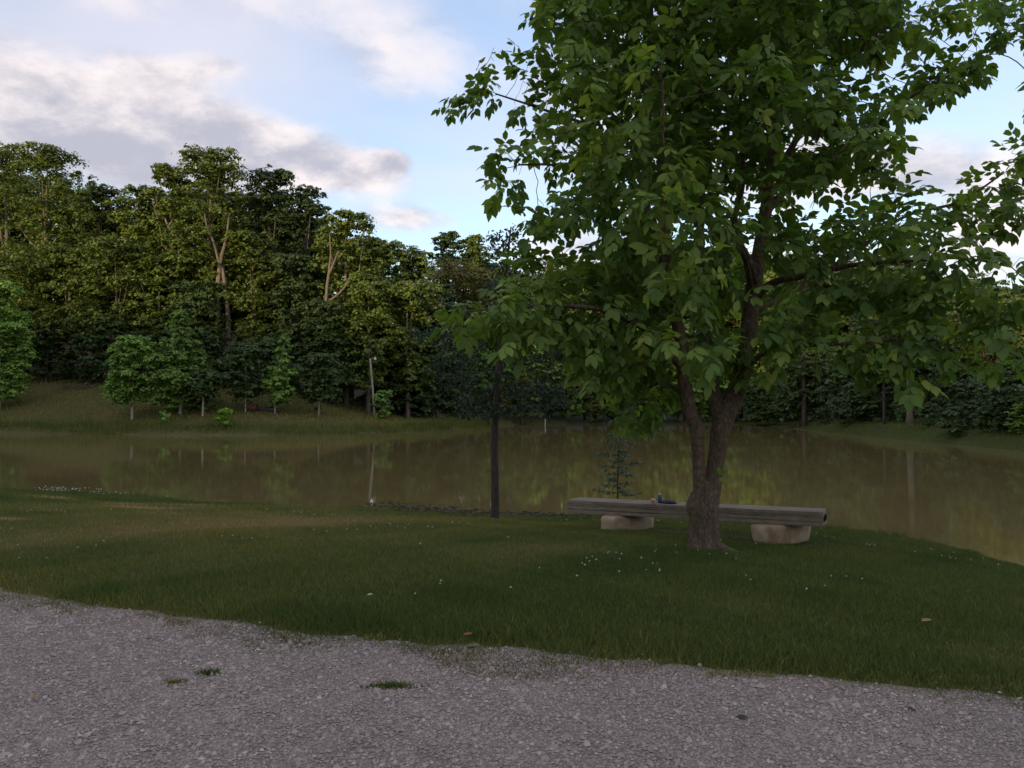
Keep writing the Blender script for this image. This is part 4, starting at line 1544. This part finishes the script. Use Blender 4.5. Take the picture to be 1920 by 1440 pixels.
def board(name, x0, x1, y0, y1, z0, z1, mat, parent, bev=0.006, seg=14, wob=0.003):
    bm = bmesh.new()
    n = seg
    vs_ = []
    for i in range(n + 1):
        x = x0 + (x1 - x0) * i / n
        w = [random.uniform(-wob, wob) for _ in range(4)]
        vs_.append([bm.verts.new((x, y0 + w[0], z0)), bm.verts.new((x, y1 + w[1], z0)), bm.verts.new((x, y1 + w[1], z1 + w[2])), bm.verts.new((x, y0 + w[0], z1 + w[3]))])
    for i in range(n):
        for k in range(4):
            bm.faces.new((vs_[i][k], vs_[i + 1][k], vs_[i + 1][(k + 1) % 4], vs_[i][(k + 1) % 4]))
    bm.faces.new(vs_[0][::1]); bm.faces.new(vs_[n][::-1])
    bmesh.ops.recalc_face_normals(bm, faces=bm.faces)
    ed = [e for e in bm.edges if len(e.link_faces) == 2 and e.calc_face_angle(0) > 0.8]
    bmesh.ops.bevel(bm, geom=ed, offset=bev, segments=2, affect='EDGES')
    bmesh.ops.transform(bm, matrix=LM, verts=bm.verts)
    me = bpy.data.meshes.new(name)
    bm.to_mesh(me); bm.free()
    return obj(name, me, mat, parent)


# laminations of the beam, each a little proud or set back
zs = [0.0, -0.052, -0.082, -0.145, -0.205]
for k in range(4):
    dy = [0.0, 0.006, 0.002, 0.004][k]
    board('board', 0.004 * (k % 2), LEN - 0.004 * ((k + 1) % 2), dy, DEP - dy, zs[k + 1] + (0.004 if k < 3 else 0), zs[k], M['timber'], bench)
# slots in the right end
M['slot'] = flat_mat('dark_slot', (0.012, 0.010, 0.010), 0.9, 0.1, 0.2, 20)
for k in range(6):
    mb = MB()
    y = 0.07 + 0.062 * k
    mb.box((LEN - 0.002, y, -0.145), (LEN + 0.004, y + 0.026, -0.06), LM)
    obj('slot', mb.mesh('slot'), M['slot'], bench)


def stone_block(xc, w_top, w_bot, y0, y1, ztop, seed, yaw=0.0):
    rg = random.Random(seed)
    bm = bmesh.new()
    gz = H(*(BM @ Vector((xc, 0.2, 0)))[:2]) - 0.05
    zb = gz - (BM @ Vector((xc, 0, 0))).z
    nx_, ny_, nz_ = 6, 9, 5
    pts = {}
    bmesh.ops.create_cube(bm, size=2.0)
    bmesh.ops.subdivide_edges(bm, edges=bm.edges[:], cuts=5, use_grid_fill=True)
    for v in bm.verts:
        x, y, z = v.co
        t = (z + 1) / 2
        w = (w_bot + (w_top - w_bot) * t) / 2
        # round the corners in plan and along the rims
        k = max(abs(x), abs(y))
        rnd_ = (abs(x) ** 8 + abs(y) ** 8 + abs(z) ** 8) ** (1 / 8)
        x, y, z = x / max(1, rnd_ ** 1.0), y / max(1, rnd_), z / max(1, rnd_)
        t = (z + 1) / 2
        p = Vector((xc + x * w, (y0 + y1) / 2 + y * (y1 - y0) / 2 + 0.03 * (t - .5) * (-1 if y < 0 else 1), zb + (ztop - zb) * t))
        if 0.02 < t < 0.95:
            p += Vector((mnoise.noise(p * 5 + Vector((seed, 0, 0))) * 0.025, mnoise.noise(p * 5 + Vector((0, seed, 0))) * 0.02, 0))
        if yaw:
            dx_, dy_ = p.x - xc, p.y - y0
            p.x, p.y = xc + dx_ * math.cos(yaw) + dy_ * math.sin(yaw), y0 - dx_ * math.sin(yaw) + dy_ * math.cos(yaw)
        v.co = LM @ p
    me = bpy.data.meshes.new('stone_block')
    bm.to_mesh(me); bm.free()
    me.polygons.foreach_set("use_smooth", [True] * len(me.polygons))
    return obj('stone_block', me, M['stone'], bench)


s1 = (P(1142, 990, 12.35) - np.array(A)); x1_ = float(np.dot(s1, np.array(ax)))
s2 = (P(1442, 1015, 11.2) - np.array(A)); x2_ = float(np.dot(s2, np.array(ax)))
stone_block(x1_ + 0.02, 0.34, 0.40, -0.09, 0.85, -0.206, 3, 0.42)
stone_block(x2_ - 0.06, 0.46, 0.36, -0.13, 0.85, -0.206, 9, 0.42)


def on_bench(px):
    """local x along the bench whose middle line shows at this pixel column"""
    best = min(((abs((BM @ Vector((x, 0.2, 0))).x / (BM @ Vector((x, 0.2, 0))).y * F + CX - px), x) for x in np.linspace(0, LEN, 400)))
    return best[1]


def bench_pt(px, y=0.2):
    return BM @ Vector((on_bench(px), y, 0.002))


# things left on the bench
M['blue'] = flat_mat('blue_print', (0.03, 0.075, 0.20), 0.35, 0.5, 0.15, 30)
M['alu'] = flat_mat('brushed_aluminium', (0.55, 0.55, 0.56), 0.35, 0.6, 0.08, 30)
M['pale'] = flat_mat('pale_card', (0.62, 0.50, 0.40), 0.6, 0.3, 0.12, 30)
M['orange'] = flat_mat('orange_card', (0.45, 0.14, 0.06), 0.6, 0.3, 0.12, 30)
M['navy'] = flat_mat('navy_cloth', (0.03, 0.036, 0.06), 0.8, 0.2, 0.35, 25)
M['teal'] = flat_mat('teal_band', (0.04, 0.14, 0.16), 0.35, 0.5, 0.15, 30)
c = bench_pt(1234, 0.24)
can = empty('spray_can', tuple(c)); tag(can, 'slim blue can with pale cap standing on the bench', 'can')
mb = MB(); mb.tube([(0, 0, 0.0), (0, 0, 0.006), (0, 0, 0.05), (0, 0, 0.118), (0, 0, 0.126)], [0.029, 0.032, 0.032, 0.032, 0.024], 20)
obj('body', mb.mesh('body', True), M['blue'], can)
mb = MB(); mb.tube([(0, 0, 0.070), (0, 0, 0.098)], [0.0328, 0.0328], 20, cap=False)
obj('band', mb.mesh('band', True), M['teal'], can)
mb = MB(); mb.tube([(0, 0, 0.126), (0, 0, 0.146), (0, 0, 0.152)], [0.019, 0.018, 0.013], 16)
obj('cap', mb.mesh('cap', True), M['alu'], can)
c = bench_pt(1224, 0.20)
bx = empty('bait_tub', tuple(c), -0.35); tag(bx, 'small orange and cream tub left of the blue can', 'tub')
mb = MB(); mb.tube([(0, 0, 0), (0, 0, 0.004), (0, 0, 0.042)], [0.026, 0.030, 0.036], 20)
obj('body', mb.mesh('body', True), M['orange'], bx)
mb = MB(); mb.tube([(0, 0, 0.042), (0, 0, 0.056), (0, 0, 0.060)], [0.040, 0.040, 0.035], 20)
obj('lid', mb.mesh('lid', True), M['pale'], bx)
c = bench_pt(1230, 0.12)
mb = MB(); mb.tube([(0, 0, 0), (0, 0, 0.035), (0, 0, 0.042)], [0.009, 0.009, 0.006], 10)
o = obj('lighter', mb.mesh('lighter', True), M['pale'], None, tuple(c))
tag(o, 'tiny cream upright lighter in front of the blue can', 'lighter')
c = bench_pt(1253, 0.2)
po = empty('pouch', tuple(c), -0.45); tag(po, 'flat dark blue pouch lying right of the blue can', 'pouch')
bm = bmesh.new()
bmesh.ops.create_uvsphere(bm, u_segments=20, v_segments=12, radius=1.0)
for v in bm.verts:
    x, y, z = v.co
    v.co = (0.125 * math.copysign(abs(x) ** 0.6, x), 0.075 * math.copysign(abs(y) ** 0.6, y), 0.019 + 0.019 * math.copysign(abs(z) ** 0.7, z) + 0.006 * math.sin(x * 5) * (z > 0))
me = bpy.data.meshes.new('body'); bm.to_mesh(me); bm.free()
me.polygons.foreach_set("use_smooth", [True] * len(me.polygons))
obj('body', me, M['navy'], po)
mb = MB(); mb.tube(*interp_path([(-0.09, -0.02, 0.038), (-0.03, 0.01, 0.047), (0.05, -0.01, 0.046), (0.10, 0.02, 0.034)], [0.006] * 4, 0.02), sides=6)
obj('strap', mb.mesh('strap', True), M['blue'], po)


# ------------------------------------------------------------------ grass
def blade_mesh(name, X, Y, Z, h, w, rnd, lean=0.35, seg=1):
    n = len(X)
    a = RNG.uniform(0, 6.283, n)
    dx, dy = np.cos(a) * w / 2, np.sin(a) * w / 2
    la = RNG.uniform(0, 6.283, n); lm = h * lean * RNG.random(n) ** 0.7
    lx, ly = np.cos(la) * lm, np.sin(la) * lm
    b = np.stack([X, Y, Z - 0.01], -1)
    wv = np.stack([dx, dy, np.zeros(n)], -1)
    if seg == 1:
        V = np.stack([b - wv, b + wv, b + np.stack([lx, ly, h], -1)], 1).reshape(-1, 3)
        Fc = np.arange(3 * n).reshape(n, 3)
        return mesh_np(name, V, [Fc], rnd)
    m = b + np.stack([lx * 0.35, ly * 0.35, h * 0.62], -1)
    t = b + np.stack([lx * 1.2, ly * 1.2, h], -1)
    V = np.stack([b - wv, b + wv, m - wv * 0.8, m + wv * 0.8, t], 1).reshape(-1, 3)
    o_ = (np.arange(n) * 5)[:, None]
    return mesh_np(name, V, [o_ + np.array([2, 3, 4]), o_ + np.array([0, 1, 3, 2])], np.concatenate([rnd, rnd]))


def grass_mat(name='grass_blades', bright=1.0):
    m, nt, out = new_mat(name)
    st = [(0.0, (0.0702, 0.1038, 0.0218)), (0.33, (0.1474, 0.1787, 0.0411)), (0.5, (0.2317, 0.1993, 0.0532)), (0.72, (0.3299, 0.2294, 0.0750)), (1.0, (0.5897, 0.3743, 0.2178))]
    c = ramp(nt, attr(nt, 'rnd'), [(p, tuple(x * bright for x in q)) for p, q in st])
    b = princ(nt, None, c, 0.7, 0.12)
    t = nt.nodes.new('ShaderNodeBsdfTranslucent')
    nt.links.new(c, t.inputs[0])
    ms = nt.nodes.new('ShaderNodeMixShader'); ms.inputs[0].default_value = 0.25
    nt.links.new(b.outputs[0], ms.inputs[1]); nt.links.new(t.outputs[0], ms.inputs[2])
    nt.links.new(ms.outputs[0], out.inputs[0])
    return m


M['grass'] = grass_mat()
M['edge'] = grass_mat('edge_blades', 0.72)


def lawn(n, x0, x1, y0, y1, dens_fn):
    X = RNG.uniform(x0, x1, n); Y = RNG.uniform(y0, y1, n)
    g = gravel_dist(X, Y); s = pond_sd(X, Y)
    edge = -0.11 + 0.09 * vnoise(X, Y, 1.5, 2.0) + 0.08 * vnoise(X, Y, 4.1) + 0.06 * vnoise(X, Y, 10.0) + RNG.exponential(0.03, n)
    k = (g > edge) & (s > -0.05) & (np.abs(X) < 0.80 * Y + 1.5) & (RNG.random(n) < dens_fn(X, Y))
    X, Y = X[k], Y[k]
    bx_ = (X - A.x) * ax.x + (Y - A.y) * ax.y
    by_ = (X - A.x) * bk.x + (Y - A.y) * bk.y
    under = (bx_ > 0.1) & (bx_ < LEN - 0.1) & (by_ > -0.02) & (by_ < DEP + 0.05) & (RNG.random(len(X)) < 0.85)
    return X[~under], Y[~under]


def lawn_rnd(X, Y):
    s = straw(X, Y)
    r = 0.16 + 0.38 * np.clip(s, 0, 1) + 0.55 * np.clip(s - 0.9, 0, 0.7) + RNG.normal(0, 0.13, len(X)) + 0.10 * vnoise(X, Y, 0.5, 3.0) - 0.16 * smoothstep(0.15, 0.55, vnoise(X, Y, 0.9, 5.0) + 0.4 * vnoise(X, Y, 2.3, 2.0))
    dry = RNG.random(len(X)) < 0.035 + 0.10 * np.clip(s, 0, 1)
    return np.clip(np.where(dry, r + 0.35, r), 0, 1)


# near strip, mid strip, bank
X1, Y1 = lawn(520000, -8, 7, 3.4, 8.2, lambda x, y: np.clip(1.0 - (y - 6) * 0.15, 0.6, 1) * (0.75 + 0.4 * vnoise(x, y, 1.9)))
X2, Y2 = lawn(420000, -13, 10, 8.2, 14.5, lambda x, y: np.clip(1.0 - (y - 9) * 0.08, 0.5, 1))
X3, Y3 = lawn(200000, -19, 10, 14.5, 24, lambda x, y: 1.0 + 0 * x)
print('blades', len(X1), len(X2), len(X3))
g1 = gravel_dist(X1, Y1)
h1 = RNG.uniform(0.03, 0.07, len(X1)) * (1 + 0.5 * np.exp(-(g1 - 0.3) ** 2 / 0.2) + 0.25 * vnoise(X1, Y1, 1.3)) * (0.45 + 0.55 * smoothstep(0, 0.25, g1))
o = obj('grass', blade_mesh('grass', X1, Y1, height(X1, Y1), h1, RNG.uniform(0.003, 0.0065, len(X1)), lawn_rnd(X1, Y1), 0.7, 2 if len(X1) < 260000 else 1), M['grass'])
tag(o, 'mown green grass of the lawn next to the gravel road', 'grass', kind='stuff')
h2 = RNG.uniform(0.03, 0.065, len(X2)) * (1 + 0.25 * vnoise(X2, Y2, 0.9))
o = obj('grass', blade_mesh('grass', X2, Y2, height(X2, Y2), h2, RNG.uniform(0.006, 0.010, len(X2)), lawn_rnd(X2, Y2), 0.7), M['grass'])
tag(o, 'mown grass of the lawn around the bench and the big tree', 'grass', kind='stuff')
h3 = RNG.uniform(0.03, 0.07, len(X3)) * (1 + 1.2 * smoothstep(0.5, 0.1, pond_sd(X3, Y3)) + 0.5 * smoothstep(-7, -13, X3))
o = obj('grass', blade_mesh('grass', X3, Y3, height(X3, Y3), h3, RNG.uniform(0.010, 0.018, len(X3)), lawn_rnd(X3, Y3), 0.8), M['grass'])
tag(o, 'olive grass of the near bank down to the waterline', 'grass', kind='stuff')

# straggling dry growth over the road's edge
n_ = 52000
XE = RNG.uniform(-6.5, 5, n_); GE = RNG.uniform(-0.46, 0.02, n_)
YE = 4.90 - 0.307 * XE + 0.010 * XE * XE + edge_wob(XE) + GE / 0.956
pn = vnoise(XE, YE, 1.3, 4.0) + 0.6 * vnoise(XE, YE, 4.7, 1.0) + 0.35 * vnoise(XE, YE, 11.0, 2.0)
ke = RNG.random(n_) < np.clip(0.42 + 0.75 * pn - 2.2 * np.abs(GE + 0.11), 0, 1)
XE, YE = XE[ke], YE[ke]
o = obj('edge_growth', blade_mesh('edge_growth', XE, YE, np.full(len(XE), 0.012), RNG.uniform(0.010, 0.035, len(XE)), RNG.uniform(0.003, 0.007, len(XE)), np.clip(0.45 + RNG.normal(0, 0.2, len(XE)), 0, 1), 1.3), M['edge'])
tag(o, 'sparse dry brownish growth straggling over the edge of the gravel', 'grass', kind='stuff')

# far bank and dam sward, reeds at the far waterline
def far_grass(n, box, hmin, hmax, wid, cond, rfun, name, label, mat='grass'):
    X = RNG.uniform(box[0], box[1], n); Y = RNG.uniform(box[2], box[3], n)
    s = pond_sd(X, Y)
    k = cond(X, Y, s)
    X, Y, s = X[k], Y[k], s[k]
    m = blade_mesh(name, X, Y, height(X, Y), RNG.uniform(hmin, hmax, len(X)), RNG.uniform(wid * .6, wid * 1.4, len(X)), np.clip(rfun(X, Y, s), 0, 1), 0.5)
    o_ = obj(name, m, M[mat])
    tag(o_, label, name.replace('_', ' '), kind='stuff')


far_grass(90000, (-75, 2, 64, 100), 0.10, 0.28, 0.07, lambda x, y, s: (s > 0) & (s < 19) & (RNG.random(len(x)) < 0.9),
          lambda x, y, s: 0.36 + 0.30 * straw(x, y) + RNG.normal(0, .1, len(x)), 'meadow_grass', 'olive meadow grass on the sloping far bank at left')
far_grass(150000, (-75, 0, 64, 100), 0.4, 1.05, 0.05, lambda x, y, s: (s > -0.4) & (s < 1.4 + 0.6 * vnoise(x, y, 0.5)),
          lambda x, y, s: 0.26 + 0.14 * vnoise(x, y, 0.35) + RNG.normal(0, .1, len(x)), 'reeds', 'green reeds along the far left shoreline')
far_grass(60000, (20, 46, 20, 95), 0.06, 0.20, 0.05, lambda x, y, s: (s > -0.15) & (s < 9) & (x > 18),
          lambda x, y, s: 0.30 + RNG.normal(0, .09, len(x)), 'dam_grass', 'short green grass on the low dam at right')
# straw-coloured plume grass
pg = G(832, 789, 45)
n = 260
X = pg[0] + RNG.normal(0, 0.35, n); Y = pg[1] + RNG.normal(0, 0.3, n)
o = obj('plume_grass', blade_mesh('plume_grass', X - pg[0], Y - pg[1], np.zeros(n), RNG.uniform(0.4, 1.1, n), RNG.uniform(0.03, 0.07, n), RNG.uniform(0.85, 1, n), 0.7), M['grass'], None, tuple(pg))
tag(o, 'dry straw coloured grass clump at the tip of the far bank', 'grass clump')
# reed tuft below the left end of the bench
rt_ = G(1078, 972)
n = 46
X = RNG.normal(0, 0.07, n); Y = RNG.normal(0, 0.06, n)
o = obj('reed_tuft', blade_mesh('reed_tuft', X, Y, np.zeros(n), RNG.uniform(0.15, 0.32, n), RNG.uniform(0.008, 0.014, n), RNG.uniform(0.05, 0.3, n), 0.2), M['grass'], None, tuple(rt_))
tag(o, 'tuft of dark green reeds under the left end of the bench', 'reed tuft')

# clover heads in the lawn
M['flower'] = flat_mat('clover_white', (0.55, 0.53, 0.47), 0.8, 0.1, 0.2, 60)


def flowers(n, name, label, fn, size=(0.007, 0.013), up=(0.05, 0.085)):
    X, Y = fn(n)
    n = len(X)
    Z = height(X, Y) + RNG.uniform(up[0], up[1], n)
    base = np.array([[1, 0, 0], [0, 1, 0], [-1, 0, 0], [0, -1, 0], [0, 0, 1], [0, 0, -1]], float)
    tri = np.array([[0, 1, 4], [1, 2, 4], [2, 3, 4], [3, 0, 4], [1, 0, 5], [2, 1, 5], [3, 2, 5], [0, 3, 5]])
    V = (base[None] * RNG.uniform(0.8, 1.2, (n, 6, 3)) * RNG.uniform(size[0], size[1], n)[:, None, None] + np.stack([X, Y, Z], -1)[:, None]).reshape(-1, 3)
    Fc = (tri[None] + (np.arange(n) * 6)[:, None, None]).reshape(-1, 3)
    o_ = obj(name, mesh_np(name, V, [Fc]), M['flower'])
    tag(o_, label, 'flowers', kind='stuff')


def clover_fn(n):
    X = RNG.uniform(-9, 7.5, n * 4); Y = RNG.uniform(5.5, 15, n * 4)
    d = vnoise(X, Y, 0.9, 5.0) + 0.4 * vnoise(X, Y, 2.3, 2.0)
    k = (d > 0.28) & (gravel_dist(X, Y) > 0.5) & (pond_sd(X, Y) > 0.8) & (RNG.random(n * 4) < 0.5)
    return X[k][:n], Y[k][:n]


flowers(420, 'clover_flowers', 'small white clover heads dotted over the lawn', clover_fn)


def shore_fl(n):
    X = np.concatenate([RNG.normal(-13.2, 0.45, n // 2), RNG.normal(-12.0, 0.7, n - n // 2)])
    Y = 22.0 + (X + 13.2) * -0.42 + RNG.normal(0, 0.12, n)
    return X, Y


flowers(90, 'shore_flowers', 'cluster of small white flowers at the near waterline on the left', shore_fl, (0.012, 0.026), (0.08, 0.2))

# floating weed along the near waterline
M['weed'] = leaf_mat('floating_leaf', [(0.0, (0.02, 0.018, 0.010)), (0.8, (0.04, 0.035, 0.018)), (1.0, (0.14, 0.14, 0.12))], 0.05, None, 0.05, 0.8)
n = 900
t_ = RNG.random(n)
wx = np.interp(t_, [0, 0.35, 1], [-3.6, -2.0, 2.6]) + RNG.normal(0, 0.3, n)
wy = np.interp(wx, [-4, -2, 0, 3], [19.2, 18.6, 17.6, 17.1]) + RNG.normal(0, 0.28, n) * np.where(wx < -1, 1.4, 0.8)
k = pond_sd(wx, wy) < -0.05
wx, wy = wx[k], wy[k]; n = len(wx)
V, Fc = cards(np.stack([wx, wy, np.full(n, ZW + 0.006)], -1), np.array([0, 0, 1.0]) + RNG.normal(0, 0.03, (n, 3)), RNG.uniform(0.05, 0.14, n), 0.9, 0.0)
V[:, 2] = np.maximum(V[:, 2], ZW + 0.003)
o = obj('floating_weed', mesh_np('floating_weed', V, [Fc], np.repeat(RNG.random(n), 2)), M['weed'])
tag(o, 'dark floating pond weed along the near waterline', 'pond weed', kind='stuff')
bo = P(697, 941, 19.8); bo[2] = ZW
bob = empty('float', tuple(bo)); tag(bob, 'small white fishing float on the water left of the dark tree', 'float')
mb = MB(); mb.tube([(0, 0, -0.04), (0, 0, -0.02), (0, 0, 0.02), (0, 0, 0.06), (0, 0, 0.075)], [0.01, 0.035, 0.04, 0.03, 0.01], 12)
obj('body', mb.mesh('body', True), M['white'], bob)
mb = MB(); mb.tube([(0, 0, 0.07), (0, 0, 0.12)], [0.006, 0.004], 6)
obj('stem', mb.mesh('stem', True), M['white'], bob)

# ------------------------------------------------------------------ weeds and fallen leaves on the gravel
def weed(px, py, w, d, n, hmin, hmax, rlo, rhi, label, name='weed_tuft'):
    p = G(px, py); p[2] = 0.014
    X = RNG.normal(0, w, n); Y = RNG.normal(0, d, n)
    o_ = obj(name, blade_mesh(name, X, Y, np.zeros(n), RNG.uniform(hmin, hmax, n), RNG.uniform(0.004, 0.009, n), RNG.uniform(rlo, rhi, n), 1.1, 2), M['grass'], None, tuple(p))
    tag(o_, label, 'weed', 'weeds growing through the gravel')
    o_['kind'] = 'stuff'


weed(393, 1268, 0.030, 0.022, 190, 0.015, 0.045, 0.0, 0.2, 'small green weed on the gravel, right of the brown dead one')
weed(332, 1283, 0.040, 0.016, 150, 0.010, 0.032, 0.25, 0.6, 'small brown dead weed lying on the gravel at left')
weed(735, 1291, 0.070, 0.020, 420, 0.012, 0.035, 0.0, 0.3, 'wide flat strip of green weed in the middle of the gravel')
weed(1245, 1247, 0.05, 0.02, 70, 0.012, 0.035, 0.2, 0.6, 'low weed at the gravel edge below the bench')
weed(702, 1200, 0.05, 0.03, 80, 0.012, 0.04, 0.3, 0.75, 'yellowish weed at the gravel edge left of the fallen red leaf')
weed(1380, 1270, 0.12, 0.03, 160, 0.012, 0.04, 0.35, 0.8, 'straggly yellowish weed at the gravel edge on the right')


def fallen(px, py, col, label, size, rz, z=0.012):
    p = G(px, py); p[2] = max(p[2], 0) + z if gravel_dist(p[0], p[1]) < 0.1 else p[2] + 0.06
    v, t, q_ = leaflets(np.zeros((1, 3)), np.array([[1.0, 0.1, 0.05]]), np.array([[0, 0, 1.0]]), np.array([size]), np.array([size * 0.55]))
    m = mesh_np('fallen_leaf', v, [t, q_], np.full(6, 0.5))
    o_ = obj('fallen_leaf', m, flat_mat('leaf_' + label.split()[0], col, 0.6, 0.3, 0.2, 40), None, tuple(p))
    o_.rotation_euler = (0.1, -0.05, rz)
    tag(o_, label, 'leaf', 'fallen leaves')


fallen(868, 1208, (0.20, 0.06, 0.03), 'red brown fallen leaf at the gravel edge', 0.075, 0.3)
fallen(872, 1216, (0.12, 0.13, 0.03), 'green fallen leaf lying in front of the red brown one', 0.11, 0.1)
fallen(688, 1130, (0.42, 0.40, 0.16), 'pale yellow leaf lying in the grass', 0.06, 0.6)
fallen(1728, 1180, (0.26, 0.17, 0.04), 'orange brown leaf lying in the lawn at right', 0.10, 0.2)
fallen(58, 1316, (0.30, 0.13, 0.03), 'tiny orange leaf on the gravel at left', 0.045, 1.2)
fallen(1690, 1334, (0.05, 0.04, 0.035), 'dark curled leaf on the gravel at right', 0.075, -0.5)
fallen(1378, 1349, (0.045, 0.038, 0.032), 'dark twig like leaf on the gravel right of centre', 0.07, -0.3)
